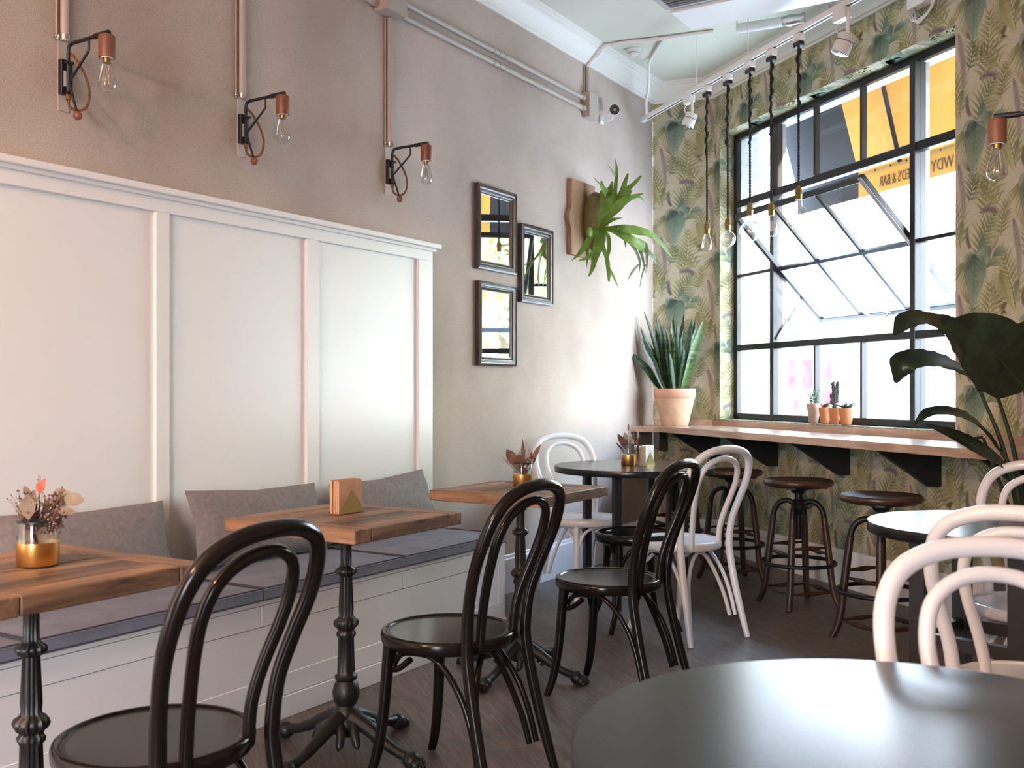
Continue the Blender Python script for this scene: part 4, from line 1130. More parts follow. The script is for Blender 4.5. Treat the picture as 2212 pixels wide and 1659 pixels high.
def pipe(label, y0, y1, z, r=.0155):
    t = thing('conduit', label, 'conduit', OL, ROT_L, 'painted conduits')
    MB().tube([(r + .003, y0, z), (r + .003, y1, z)], r, 'conduit_paint', 14).build('tube', None, t)
    if y1 - y0 > 1:
        b = MB()
        for q in (.44, .47, .5): b.tube([(r + .003, y0 + (y1 - y0) * q, z), (r + .003, y0 + (y1 - y0) * q + .004, z)], r + .003, 'conduit_paint', 14)
        b.build('strap', None, t)
    b = MB(); b.tube([(r + .003, y1 - .035, z), (r + .003, y1, z)], r + .005, 'conduit_paint', 14); b.build('coupling', None, t)
pipe('upper horizontal painted conduit between the two junction boxes', jy1 + .003, ky0 - .003, 3.108)
pipe('lower horizontal painted conduit between the two junction boxes', jy1 + .003, ky0 - .003, 3.040)
pipe('painted horizontal conduit left of the big junction box', -1.0, jy0 - .003, 3.040)
def jbox(label, y0, y1, z0, z1, d):
    t = thing('junction_box', label, 'junction box', OL, ROT_L)
    MB().box(.001, d, y0, y1, z0, z1, 'conduit_paint', .002).build('box', None, t)
    MB().box(d, d + .003, y0 - .003, y1 + .003, z0 - .003, z1 + .003, 'conduit_paint', .001).build('lid', None, t)
jbox('large taupe junction box at the top edge above the farthest sconce', jy0, jy1, 3.005, 3.26, .085)
jbox('small taupe junction box beside the security camera', ky0, ky1, 2.985, 3.15, .055)
t = thing('conduit', 'short taupe conduit rising from the small junction box to the crown moulding', 'conduit', OL, ROT_L, 'painted conduits')
ym = (ky0 + ky1) / 2 - .01
b = MB(); b.tube([(.016, ym, 3.152), (.016, ym, 3.33)], .014, 'conduit_paint', 12); b.tube([(.008, ym - .035, 3.152), (.008, ym - .035, 3.33)], .005, 'conduit_paint', 8); b.build('tube', None, t)
MB().tube(smooth_path([(.016, ym, 3.33), (.035, ym + .005, 3.36), (.075, ym + .03, 3.40), (.125, ym + .03, 3.45), (.165, ym + .05, 3.462)], 5), .012, 'white_plastic', 10).build('flexible_hose', None, t)
def cz(u, v, z=3.465): return PZ(u, v, z)
t = thing('ceiling_conduit', 'white conduit with a branch running along the ceiling beside the smoke detector', 'conduit')
b = MB(); b.tube(smooth_path([L(.165, ym + .05, 3.462), cz(1340, 93), cz(1420, 84), cz(1480, 76), cz(1542, 68)], 5), .012, 'white_plastic', 10); b.build('tube', None, t)
e0 = W(.60, .08, 3.15)
MB().tube(smooth_path([cz(1432, 84), cz(1418, 108), cz(1406, 128), cz(1402, 140, 3.44), Vector((cz(1402, 140).x, cz(1402, 140).y, 3.34)).lerp(e0, .2), e0 + Vector((0, 0, .12)), e0], 5), .010, 'white_plastic', 10).build('branch', None, t)

# security camera
cp = L(.0, ya(1290, 0) + .055, 3.03)
t = thing('security_camera', 'small white bullet security camera beside the junction box', 'camera', cp, ROT_L)
MB().box(.0005, .012, -.028, .028, -.028, .028, 'white_plastic', .004).build('base', None, t)
MB().tube(smooth_path([(.01, 0, 0), (.05, 0, -.012), (.085, -.002, -.004), (.095, -.004, .03)], 4), .007, 'white_plastic', 8).build('arm', None, t)
ax = Vector((.62, -.75, -.22)).normalized(); c0 = Vector((.095, -.004, .055))
MB().tube([c0 - ax * .05, c0 + ax * .045], .038, 'white_plastic', 20).build('housing', None, t)
b = MB(); b.tube([c0 + ax * .0455, c0 + ax * .047], .034, 'lens', 24); b.tube([c0 + ax * .047, c0 + ax * .050], .010, 'chrome', 12)
sd = ax.cross(Vector((0, 0, 1))).normalized(); uu = sd.cross(ax)
for r_, n in ((.019, 12), (.025, 16)):
    for i in range(n): a = 2 * pi * i / n; b.ball(c0 + ax * .047 + (sd * cos(a) + uu * sin(a)) * r_, .0018, 'chrome', 5, 4)
b.build('lens_ring', None, t)

# ------------------------------------------------------------------ mirrors
def mirror(label, u0, u1, z0, z1):
    y0, y1 = ya(u0, .03), ya(u1, .03); t = thing('wall_mirror', label, 'mirror', OL, ROT_L, 'dark framed mirrors on the plaster wall')
    w_ = .052
    MB().box(.004, .010, y0 + .01, y1 - .01, z0 + .01, z1 - .01, 'black_paint').build('backing', None, t)
    MB().box(.0102, .0122, y0 + w_ - .006, y1 - w_ + .006, z0 + w_ - .006, z1 - w_ + .006, 'mirror').build('glass', None, t)
    prof = [(0, .004), (0, .030), (.010, .034), (.014, .028), (.017, .028), (.020, .031), (.028, .028), (.031, .022), (.034, .022), (.038, .025), (.045, .020), (.047, .016), (w_, .016), (w_, .012)]
    V = []; n = len(prof)
    for (cy, cz_, sy, sz) in ((y0, z0, 1, 1), (y1, z0, -1, 1), (y1, z1, -1, -1), (y0, z1, 1, -1)):
        for d, x in prof: V.append((x, cy + sy * d, cz_ + sz * d))
    Fc = [(a * n + i, a * n + i + 1, ((a + 1) % 4) * n + i + 1, ((a + 1) % 4) * n + i) for a in range(4) for i in range(n - 1)]
    MB().add(V, Fc, 'frame_wood').build('frame', None, t)
mirror('dark framed mirror at upper left of the trio, reflecting the awning', 1033, 1117, 1.855, 2.330)
mirror('dark framed mirror on the right of the trio, nearest the fern', 1128, 1196, 1.705, 2.172)
mirror('lowest dark framed mirror of the trio', 1035, 1117, 1.318, 1.790)

# ------------------------------------------------------------------ ceiling equipment
t = thing('air_conditioner', 'grey louvred ceiling air conditioner at the top edge', 'air conditioner', (0, 0, 0), ROT_L)
pc = PZ(1437, 24, 3.27); o_ = Matrix.Rotation(-ROT_L, 4, 'Z') @ pc
x0, y1_ = o_.x, o_.y
b = MB(); b.box(x0, x0 + 1.3, y1_ - 1.0, y1_, 3.27, 3.30, 'vent_grey', .008); b.box(x0 + .03, x0 + 1.27, y1_ - .97, y1_ - .03, 3.30, CEIL - .002, 'vent_grey'); b.build('casing', None, t)
for i in range(9):
    b = MB(); yy = y1_ - .07 - i * .035
    b.box(x0 + .06, x0 + 1.24, -.012, .012, -.001, .001, 'vent_dark' if i % 2 else 'vent_grey', mtx=Matrix.Translation((0, yy, 3.266)) @ Matrix.Rotation(R(35), 4, 'X')); b.build('louvre', None, t)
MB().box(x0 + .05, x0 + 1.25, y1_ - .38, y1_ - .045, 3.262, 3.27, 'vent_dark').build('grille_opening', None, t)
pb = PZ(1457, 38, 3.26); q_ = Matrix.Rotation(-ROT_L, 4, 'Z') @ pb
wy = W(.3, 2.6, 0); wq = Matrix.Rotation(-ROT_L, 4, 'Z') @ wy
xe = q_.x
while NW.dot((Matrix.Rotation(ROT_L, 4, 'Z') @ Vector((xe + .02, q_.y + .24, 0))) - JO) > .16: xe += .02
bm_ = MB().box(q_.x, xe, y1_ + .012, q_.y + .24, 3.26, CEIL, 'white_paint', .01).build('beam_boxing'); bm_.rotation_euler = (0, 0, ROT_L)
tag(bm_, 'white plastered boxing under the ceiling behind the air conditioner', 'ceiling boxing')
d_ = hd(122)
def duct(label, u0, v0, u1, v1, z, r, foil):
    a = PZ(u0, v0, z); c_ = PZ(u1, v1, z); t = thing('ceiling_duct', label, 'duct', a); dd = c_ - a
    MB().tube([(0, 0, 0), dd], r, 'white_plastic', 18).build('pipe', None, t)
    if foil:
        n_ = dd.normalized(); rg = random.Random(3); b = MB()
        b.tube([dd + n_ * .001, dd + n_ * .05, dd + n_ * .10, dd + n_ * .13], [r * .9, r * 1.25, r * .9, r * 1.3], 'foil', 11); b.build('foil_end', None, t)
    MB().box(-.004, .004, -.004, .004, r, CEIL - z, 'white_plastic').build('hanger', None, t)
duct('white duct tube with crumpled foil end, near the track', 1592, 62, 1690, 47, 3.40, .030, True)
duct('white duct tube right of the foil end, above the track spotlight', 1788, 30, 1880, 16, 3.42, .030, False)
sd_ = PZ(1369, 107, CEIL)
t = thing('smoke_detector', 'round white smoke detector on the ceiling', 'smoke detector', sd_)
MB().lathe([(0, -.045), (.022, -.045), (.036, -.036), (.038, -.030)], 'white_plastic', 24).build('sensor', None, t)
MB().lathe([(.030, -.0305), (.030, -.024)], 'vent_dark', 20).build('slots', None, t)
MB().lathe([(.034, -.024), (.050, -.020), (.052, -.001), (.05, 0)], 'white_plastic', 28).build('base', None, t)
# emergency light box and cables high on the window wall
yb = yline(1982, .03)
t = thing('ballast_box', 'small white electrical box with looped cables at the top right', 'electrical box', JO, ROT_W)
MB().box(.002, .06, yb - .05, yb + .08, 3.235, 3.33, 'white_plastic', .003).build('box', None, t)
b = MB()
for i in range(3): b.tube(smooth_path([(.03, yb - .05 + i * .02, 3.235), (.05, yb - .04 + i * .02, 3.20), (.055, yb + .00 + i * .012, 3.16 - i * .008), (.05, yb + .06, 3.165 - i * .008), (.03, yb + .10 + i * .01, 3.21), (.02, yb + .12 + i * .012, 3.33)], 5), .0035, 'white_plastic', 6)
b.tube([(.05, yb - .01, 3.235), (.055, yb + .025, 3.165)], .008, 'grey_plastic', 8)
b.build('cable', None, t)

# ------------------------------------------------------------------ track with pendants
TX, TZ = .60, 3.12
t = thing('track_rail', 'long white lighting track hanging parallel to the window', 'lighting track', JO, ROT_W)
b = MB(); b.box(TX - .018, TX + .018, .02, 3.35, TZ + .004, TZ + .026, 'white_plastic'); b.box(TX - .018, TX - .009, .02, 3.35, TZ - .004, TZ + .004, 'white_plastic'); b.box(TX + .009, TX + .018, .02, 3.35, TZ - .004, TZ + .004, 'white_plastic')
b.box(TX - .018, TX + .018, .02, .09, TZ - .005, TZ + .004, 'white_plastic'); b.build('rail', None, t)
MB().box(TX - .009, TX + .009, .09, 3.34, TZ - .001, TZ + .003, 'vent_dark').build('slot', None, t)
for u in (1505, 1616, 1900):
    y = yline(u, TX); MB().tube([(TX, y, TZ + .026), (TX, y, CEIL)], .0035, 'white_plastic', 6).build('rod', None, t)
def pendant(label, u, kind, r, vs, vb, k1):
    y = yline(u, TX); P0 = W(TX, y, 0); Y = P0.y
    zs = CAMZ + (843 - vs) / 2170 * Y; zb = CAMZ + (843 - vb) / 2170 * Y
    t = thing('pendant_light', label, 'pendant lamp', W(TX, y, TZ - .005), ROT_W, 'bare bulb pendants on the track')
    MB().box(-.019, .019, -.034, .034, -.042, 0, 'white_plastic', .006).build('track_adapter', None, t)
    MB().box(-.019, .019, -.031, .031, -.070, -.042, 'black_paint', .006).build('adapter_cap', None, t)
    L_ = TZ - .005 - zs - .078
    b = MB(); twisted(b, [(0, 0, -.05), (.004, .003, -.3), (0, 0, -L_ * .6), (0, .001, -L_)], .0035, .035, 'black_cord', 6)
    # gathered extra cord
    rg = random.Random(u); pts = [(0, 0, -.07)]; n = int(k1 / .035)
    for i in range(n): pts.append((rg.uniform(-.006, .006), (-1) ** i * rg.uniform(.006, .014), -.10 - i * .035))
    b.tube(smooth_path(pts, 4), .0068, 'black_cord', 7)
    b.tube([(0, .012 + .012 * cos(a), -.10 + .018 * sin(a)) for a in [i * pi / 5 for i in range(10)]], .0035, 'black_cord', 6, closed=True)
    b.build('cord', None, t)
    sz = -(TZ - .005 - zs)
    so = MB().lathe([(.014, sz), (.0175, sz + .003), (.0175, sz + .026), (.0195, sz + .028), (.0195, sz + .032), (.0175, sz + .034), (.0175, sz + .056), (.015, sz + .064), (.008, sz + .070), (.006, sz + .080), (.0, sz + .082)], 'old_brass', 20).build('socket', None, t)
    MB().tube([(0, -.017, sz + .045), (0, -.034, sz + .045)], .004, 'old_brass', 8).build('switch_key', None, so)
    bulb(t, (0, 0, sz + .002), kind, r, zs - zb)
pendant('first pendant from the left, pear-shaped bulb', 1527, 'pear', .034, 505, 542, .42)
pendant('second pendant from the left, small globe bulb', 1572, 'globe', .048, 497, 534, .40)
pendant('third pendant from the left, large globe bulb in front of the window corner', 1620, 'globe', .062, 466, 523, .45)
pendant('fourth pendant from the left, pear-shaped bulb before the window', 1666, 'pear', .037, 466, 512, .44)
pendant('rightmost and highest pendant with large globe bulb', 1725, 'globe', .064, 432, 496, .40)
def spot(label, u, tilt, q=1.0):
    y = yline(u, TX); t = thing('track_spotlight', label, 'spotlight', W(TX, y, TZ - .005), ROT_W, 'white spotlights on the track')
    MB().box(-.022 * q, .022 * q, -.055 * q, .035 * q, -.050 * q, 0, 'white_plastic', .004).build('adapter', None, t)
    MB().box(-.004, .004, .018 * q, .042 * q, -.175 * q, -.03, 'white_plastic', .002).build('bracket', None, t)
    ax = Vector((.30, -.30 * tilt, -1)).normalized(); c0 = Vector((0, .0, -.160 * q))
    o = MB().tube([c0 - ax * .045 * q, c0 - ax * .040 * q, c0 + ax * .045 * q], [.032 * q, .038 * q, .041 * q], 'white_plastic', 28).build('head', None, t)
    b = MB().tube([c0 + ax * .0455 * q, c0 + ax * .048 * q], .035 * q, 'lens', 24); b.tube([c0 + ax * .048 * q, c0 + ax * .050 * q], .022 * q, 'chrome', 18); b.build('lens', None, o)
    MB().tube([c0 - ax * .012 * q, c0 - ax * .009 * q], .0415 * q, 'vent_dark', 28).build('seam', None, o)
    b = MB(); b.tube(smooth_path([(.0, -.02, -.05 * q), (.02, -.035, -.08 * q), (.01, -.02, -.12 * q)], 4), .003, 'white_plastic', 6); b.build('lead', None, t)
spot('left white spotlight on the track, near the wall corner', 1490, 1)
spot('right white spotlight on the track, at the top edge', 1822, 1, 1.12)

# ------------------------------------------------------------------ vases, bouquets, napkins
def vase(label, c, r, h, z):
    t = thing('glass_vase', label, 'vase', (c[0], c[1], z), 0, 'glass vases with gold bands')
    MB().lathe([(0, .001), (r - .002, .001), (r, .004), (r, h - .002), (r - .001, h), (r - .0025, h - .001), (r - .0025, .006), (0, .006)], 'vase_glass', 40).build('glass', None, t)
    MB().lathe([(0, .0004), (r - .0015, .0004), (r + .0006, .003), (r + .0007, h * .52)], 'brass', 40).build('gold_band', None, t)
    MB().lathe([(r + .0008, h - .003), (r + .0008, h + .0004), (r - .002, h + .0006)], 'lens' if False else 'steel_dark', 40).build('rim', None, t)
def sprig(b, p0, p1, m, n, s_, rg, spread=.02):
    b.tube(smooth_path([p0, Vector(p0).lerp(Vector(p1), .5) + Vector((0, 0, .006)), p1], 3), .0008, 'dry_stem', 5)
    for i in range(n):
        q = Vector(p0).lerp(Vector(p1), rg.uniform(.45, 1.05)) + Vector((rg.gauss(0, spread), rg.gauss(0, spread), rg.gauss(0, spread))) * .6
        b.tube([Vector(p0).lerp(Vector(p1), rg.uniform(.4, .9)), q], .0004, 'dry_stem', 4)
        b.ball(q, s_ * rg.uniform(.7, 1.3), m, 6, 4)
def stemleaf(b, base, tip, wd, m, up=(0, -1, .3)):
    base = Vector(base); tip = Vector(tip); q = base.lerp(tip, .42)
    b.tube([base, q], .0009, 'dry_stem', 5)
    b.ribbon([q, q.lerp(tip, .5) + Vector((0, 0, .004)), tip], [wd * .15, wd * .8, wd, wd * .75, .0005], m, up, .0006, .15, 5)
# big mixed bouquet
vase('gold banded glass vase with the big mixed dried bouquet, at far left', (-1.102, 2.335), .0462, .103, .775)
rg = random.Random(11); k = .00108
t = thing('dried_bouquet', 'large mixed dried bouquet with a coral petal in the leftmost vase', 'dried flowers', (-1.102, 2.335, .775), 0)
def bp(u, v, y=0): return ((u - 85) * k, y, (1220 - v) * k)
b = MB()
for (q0, q1, w_, y) in (((80, 1118), (80, 1066), .0185, -.036), ((146, 1078), (190, 1082), .016, -.012), ((130, 1100), (176, 1106), .010, -.022), ((112, 1085), (150, 1066), .020, .012), ((66, 1078), (52, 1052), .008, .008), ((58, 1108), (74, 1060), .012, .01), ((118, 1118), (150, 1090), .020, -.006), ((100, 1112), (124, 1080), .016, .01)):
    a_, c_ = Vector(bp(*q0, y)), Vector(bp(*q1, y))
    b.tube(smooth_path([bp(86, 1200), Vector(bp(86, 1200)).lerp(a_, .6), a_], 3), .0009, 'dry_stem', 5)
    b.ribbon([a_, a_.lerp(c_, .5) + Vector((0, -.003, .002)), c_], [w_ * .15, w_ * .85, w_, w_ * .8, .001], 'dry_leaf', (.1, -1, .2), .0008, .12, 5)
stemleaf(b, bp(84, 1205), bp(62, 1142, -.02), .014, 'dry_leaf'); stemleaf(b, bp(84, 1205), bp(110, 1136, -.02), .014, 'dry_leaf')
b.build('leaves', None, t)
b = MB(); b.ribbon([bp(93, 1066, -.01), bp(96, 1050, -.012), bp(105, 1034, -.01)], [.002, .009, .0105, .007, .0008], 'coral_petal', (.1, -1, .2), .002, .1, 5); b.tube([bp(86, 1190), bp(93, 1066, -.01)], .0009, 'dry_stem', 5); b.build('petal', None, t)['label'] = 'coral red petal'
b = MB()
for i in range(20): sprig(b, bp(84, 1190), bp(rg.uniform(48, 148), rg.uniform(1068, 1112), rg.uniform(-.03, .03)), 'dry_flower' if i % 3 else 'dry_cream', 34, .0022, rg, .016)
sprig(b, bp(84, 1180), bp(48, 1098), 'dry_flower', 30, .002, rg, .014); sprig(b, bp(84, 1180), bp(43, 1110), 'dry_flower', 20, .002, rg, .012); sprig(b, bp(84, 1180), bp(90, 1036), 'dry_flower', 9, .0016, rg, .006); sprig(b, bp(90, 1180), bp(148, 1112), 'dry_flower', 22, .0018, rg, .012); sprig(b, bp(90, 1180), bp(132, 1062), 'dry_flower', 30, .0018, rg, .014)
b.build('tiny_flowers', None, t)
MB().tube([bp(84, 1212), bp(86, 1130)], .003, 'dry_stem', 7).build('stems', None, t)
# rosy leaves
vase('gold banded glass vase holding rosy leaves, on the farthest wood table', (.045, 4.24), .0415, .100, .775)
t = thing('dried_bouquet', 'dried bouquet of rosy brown rounded leaves on the farthest wood table', 'dried flowers', (.045, 4.24, .775), 0)
k = 4.24 / 2170
def bp(u, v, y=0): return ((u - 1129) * k, y, (1050 - v) * k)
b = MB(); c0 = bp(1131, 1035)
for (u, v, w_, y) in ((1094, 970, .022, -.01), (1119, 980, .026, -.035), (1129, 948, .006, 0), (1168, 959, .010, 0), (1122, 1003, .012, -.03), (1110, 998, .013, -.02), (1136, 1008, .011, -.04), (1150, 975, .009, .02)): stemleaf(b, c0, bp(u, v, y), w_, 'dry_leaf_brown')
b.build('leaves', None, t)
b = MB()
for (u, v, w_) in ((1082, 986, .007), (1160, 985, .007), (1145, 968, .007)): stemleaf(b, c0, bp(u, v, .01), w_, 'grass_head')
b.build('grass_heads', None, t)
b = MB(); rg = random.Random(2)
for i in range(16): b.ball((bp(rg.uniform(1136, 1150), rg.uniform(980, 1000), rg.uniform(-.03, 0))), .0055, 'dry_cream', 7, 5)
sprig(b, c0, bp(1134, 970), 'dry_flower', 12, .0016, rg, .01); b.build('seed_cluster', None, t)
b = MB()
for i in range(5): b.tube([bp(1131 + i - 2, 1046), bp(1126 + i * 3, 1010)], .0014, 'dry_stem', 6)
b.build('stems', None, t)
# far bouquet
vc_ = D(1359, 0, 5.62); vase('gold banded glass vase on the far round table', (vc_.x, 5.62), .044, .118, .76)
t = thing('dried_bouquet', 'dried bouquet with bunny tail grasses on the far round table', 'dried flowers', (vc_.x, 5.62, .76), 0)
k = 5.62 / 2170
def bp(u, v, y=0): return ((u - 1359) * k, y, (1003 - v) * k)
b = MB(); c0 = bp(1360, 990)
for (u, v, w_, y) in ((1334, 934, .015, 0), (1348, 932, .012, 0), (1378, 945, .016, 0), (1371, 928, .008, .02), (1342, 940, .014, .01), (1331, 955, .006, 0)): stemleaf(b, c0, bp(u, v, y), w_, 'dry_leaf_brown')
b.build('leaves', None, t)
b = MB()
for (u, v) in ((1358, 921), (1378, 938)):
    b.tube([c0, bp(u, v + 10)], .0008, 'dry_stem', 5); b.ball(bp(u, v), .010, 'grass_head', 8, 7, (.75, .75, 2.1))
b.build('grass_heads', None, t)
b = MB()
for (u, v, r_) in ((1352, 941, .022), (1364, 952, .017)):
    for i in range(20): a = i * 2.4; q = Vector(bp(u, v)) + Vector((cos(a) * r_ * .7 * (i / 20) ** .5, -.01 - rg.random() * .01, sin(a) * r_ * .7 * (i / 20) ** .5)); b.ball(q, .006, 'dry_cream', 6, 5)
sprig(b, c0, bp(1334, 956), 'dry_flower', 14, .002, rg, .012); b.build('seed_heads', None, t)
b = MB()
for i in range(5): b.tube([bp(1359 + i - 2, 996), bp(1352 + i * 4, 958)], .0016, 'dry_stem', 6)
b.build('stems', None, t)

def napkins(label, nlabel, c, z, rz, m, n=7, grp='napkins'):
    t = thing('napkin_holder', label, 'napkin holder', (c[0], c[1], z), rz, 'brass triangle napkin holders')
    w_, h = .062, .072
    for y in (-.024, .024): MB().prism([(-w_, 0), (w_, 0), (0, h)], y - .0008, y + .0008, 'y', 'brass_plate').build('side_plate', None, t)
    MB().box(-w_, w_, -.0232, .0232, 0, .0014, 'brass_plate').build('base', None, t)
    rg = random.Random(5); first = None
    for i in range(n):
        y = -.0185 + i * .037 / (n - 1)
        nx_, nz = 8, 6; V = []; Fc = []
        for sg in (-1, 1):
            for a in range(nx_ + 1):
                for c_ in range(nz + 1):
                    V.append((-.058 + .110 * a / nx_, sg * .0017 + .0016 * sin(a * 1.3 + i) * (c_ / nz) , .0 + (.106 + .003 * sin(i * 2.1)) * c_ / nz))
        o_ = (nx_ + 1) * (nz + 1); q = nz + 1
        for a in range(nx_):
            for c_ in range(nz):
                v = a * q + c_; Fc += [(v, v + q, v + q + 1, v + 1), (o_ + v, o_ + v + 1, o_ + v + q + 1, o_ + v + q)]
        for a in range(nx_): v = a * q + nz; Fc.append((v, v + q, o_ + v + q, o_ + v))
        for c_ in range(nz): Fc.append((c_, c_ + 1, o_ + c_ + 1, o_ + c_)); v = nx_ * q + c_; Fc.append((v, o_ + v, o_ + v + 1, v + 1))
        me = MB().add(V, Fc, m, True)
        o = me.build('paper_napkin', None, None, Matrix.Rotation(rz, 4, 'Z') @ Vector((rg.uniform(-.003, .003), y, 0)) + Vector((c[0], c[1], z + .0018)), rz)
        tag(o, nlabel, 'napkin', grp)
napkins('brass triangle napkin holder on the middle wood table', 'folded kraft paper napkin in the holder on the middle wood table', (-.55, 3.33), .775, ROT_L + pi / 2, 'kraft', 9, 'kraft napkins on the middle table')
napkins('brass triangle napkin holder on the far round table', 'folded napkin in the holder on the far round table', (D(1397, 0, 5.66).x, 5.66), .76, ROT_L + pi / 2, 'paper_white', 7, 'napkins on the far round table')

# ------------------------------------------------------------------ potted plants
def pot_profile(r0, r1, h, lip): return [(0, 0), (r0 - .004, 0), (r0, .004), (r1 * .965, h - lip - .004), (r1 * .985, h - lip), (r1 * 1.01, h - lip + .003), (r1 * 1.02, h - .004), (r1, h), (r1 * .93, h), (r1 * .90, h - .02), (0, h - .022)]
sp_ = CO + (Vector((1.183, 7.30, 0)) - CO)
t = thing('potted_snake_plant', 'tall snake plant in a weathered terracotta pot on the counter corner', 'potted plant', (sp_.x, sp_.y, CZ + .0005))
h = .270; pr = pot_profile(.096, .146, h, .068)
MB().lathe(pr[:6], 'terracotta_pale', 48).build('pot', None, t)
MB().lathe([pr[4], pr[5], pr[6], pr[7], pr[8], pr[9]], 'rim_orange', 48).build('pot_rim', None, t)
MB().lathe([(0, h - .022), (.132, h - .025)], 'soil', 32).build('soil', None, t)
k = 7.3 / 2170
lv = [(1428, 838, 1357, 757, .016, .030), (1435, 838, 1384, 706, .02, .026), (1440, 836, 1392, 672, .03, .024), (1430, 838, 1384, 731, -.03, .022), (1445, 838, 1418, 706, .06, .024), (1449, 838, 1419, 676, .05, .024), (1452, 838, 1440, 735, .10, .020),
      (1458, 838, 1457, 680, .07, .024), (1462, 838, 1464, 700, .02, .028), (1466, 838, 1481, 676, .09, .022), (1468, 838, 1496, 686, .03, .028), (1473, 838, 1507, 680, .10, .022), (1477, 838, 1519, 690, .0, .034), (1470, 838, 1492, 768, -.05, .024),
      (1482, 838, 1509, 700, .06, .030), (1455, 838, 1448, 720, -.03, .024), (1475, 838, 1502, 708, .08, .026), (1480, 838, 1524, 690, .12, .024), (1463, 838, 1474, 712, -.04, .022), (1444, 838, 1404, 700, .10, .022), (1450, 838, 1432, 700, .0, .020), (1460, 838, 1449, 690, -.02, .022), (1466, 838, 1489, 715, -.06, .020), (1470, 838, 1472, 745, -.07, .022), (1453, 838, 1441, 762, -.08, .020)]
for i, (u0, v0, u1, v1, y, w_) in enumerate(lv):
    rr = random.Random(i)
    p0 = Vector(((u0 - 1457) * k * .75, y * .5, h - .03)); p1 = Vector(((u1 - 1457) * k, y, (920 - v1) * k))
    mid = p0.lerp(p1, .5) + Vector(((p0.x - p1.x) * -.0 + (.02 if u1 < 1400 else -.01) * 0, 0, .02 if abs(u1 - u0) > 40 else 0))
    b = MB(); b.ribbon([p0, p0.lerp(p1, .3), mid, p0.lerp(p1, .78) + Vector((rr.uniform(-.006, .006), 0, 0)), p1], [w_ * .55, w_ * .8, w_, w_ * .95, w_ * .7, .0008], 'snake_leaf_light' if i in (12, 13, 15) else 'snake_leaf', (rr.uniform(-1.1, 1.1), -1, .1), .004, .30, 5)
    b.build('leaf', None, t)

def small_pot(label, u, r, h, m, builder, taper=.68, lip=.03, dx=-.045):
    y = yline(u, dx); p_ = W(dx, y, WZ0 + .002); t = thing('potted_succulent', label, 'potted plant', p_, 0)
    MB().lathe(pot_profile(r * taper, r, h, lip), m, 32).build('pot', None, t)
    MB().lathe([(0, h - .014), (r * .9, h - .016)], 'soil', 20).build('soil', None, t)
    builder(t, r, h)
def leafy(t, r, h):
    rg = random.Random(4); b = MB()
    for s_ in range(5):
        a = s_ * 1.3; top = Vector((cos(a) * .035, sin(a) * .03, h + .10 - .015 * s_)); b0 = Vector((cos(a) * .012, sin(a) * .012, h - .015))
        b.tube([b0, b0.lerp(top, .5) + Vector((0, 0, .01)), top], .0022, 'succulent', 6)
        for i in range(14):
            q = b0.lerp(top, .2 + .8 * i / 13); d = Vector((cos(i * 2.2 + a), sin(i * 2.2 + a), .35)).normalized()
            b.ribbon([q, q + d * .018, q + d * .034], [.002, .0065, .005, .0005], 'succulent', (0, 0, 1), .001, .2, 3)
    b.build('foliage', None, t)
def spiky(t, r, h):
    b = MB()
    for i in range(9):
        a = i * 2.4; l = .045 + .012 * (i % 3); d = Vector((cos(a) * .75, sin(a) * .75, .9)).normalized()
        b.ribbon([(0, 0, h - .015), Vector((0, 0, h - .015)) + d * l * .5, Vector((0, 0, h - .015)) + d * l + Vector((0, 0, -.004))], [.006, .010, .008, .0005], 'succulent_dark', (0, 0, 1), .003, .3, 4)
    b.build('rosette', None, t)
def cactus(t, r, h):
    rg = random.Random(8); b = MB()
    def col_(p0, p1, r0, n=16):
        pts = [Vector(p0).lerp(Vector(p1), i / n) for i in range(n + 1)]
        b.tube(pts, [r0 * (1 + .16 * (i % 2)) * (1 if i < n else .4) for i in range(n + 1)], 'cactus', 9)
        for i in range(46):
            q = pts[rg.randrange(1, n)]; a = rg.uniform(0, 2 * pi); b.ball(q + Vector((cos(a) * r0, sin(a) * r0, rg.uniform(-.004, .004))), rg.uniform(.003, .006), 'cactus', 6, 4)
    col_((0, 0, h - .02), (.002, 0, h + .13), .013, 18); col_((-.012, .004, h + .02), (-.020, 0, h + .09), .009); col_((.012, -.004, h + .03), (.020, 0, h + .165), .010); col_((-.004, .004, h + .09), (-.010, 0, h + .160), .009)
    b.build('cactus_body', None, t)
def aloe(t, r, h):
    b = MB()
    for i in range(13):
        a = i * 2.4; l = .055 + .015 * (i % 3); el = .35 + .5 * (i / 13); d = Vector((cos(a), sin(a), el)).normalized()
        b.ribbon([(0, 0, h - .012), Vector((0, 0, h - .012)) + d * l * .5 + Vector((0, 0, .005)), Vector((0, 0, h - .010)) + d * l], [.006, .009, .007, .0005], 'succulent_dark' if i % 3 else 'succulent', (0, 0, 1), .004, .3, 4)
    b.build('rosette', None, t)
small_pot('leafy green succulent in a tall grey-brown pot, leftmost on the window sill', 1757, .044, .128, 'terracotta_grey', leafy, .66, .006, -.05)
small_pot('short spiky succulent in a terracotta pot, second from left on the sill', 1782, .038, .104, 'terracotta', spiky, dx=-.06)
small_pot('dark knobbly cactus in a terracotta pot on the window sill', 1803, .037, .102, 'terracotta', cactus, dx=-.035)
small_pot('low aloe in a terracotta pot, rightmost on the window sill', 1828, .044, .104, 'terracotta', aloe, .70, dx=-.04)

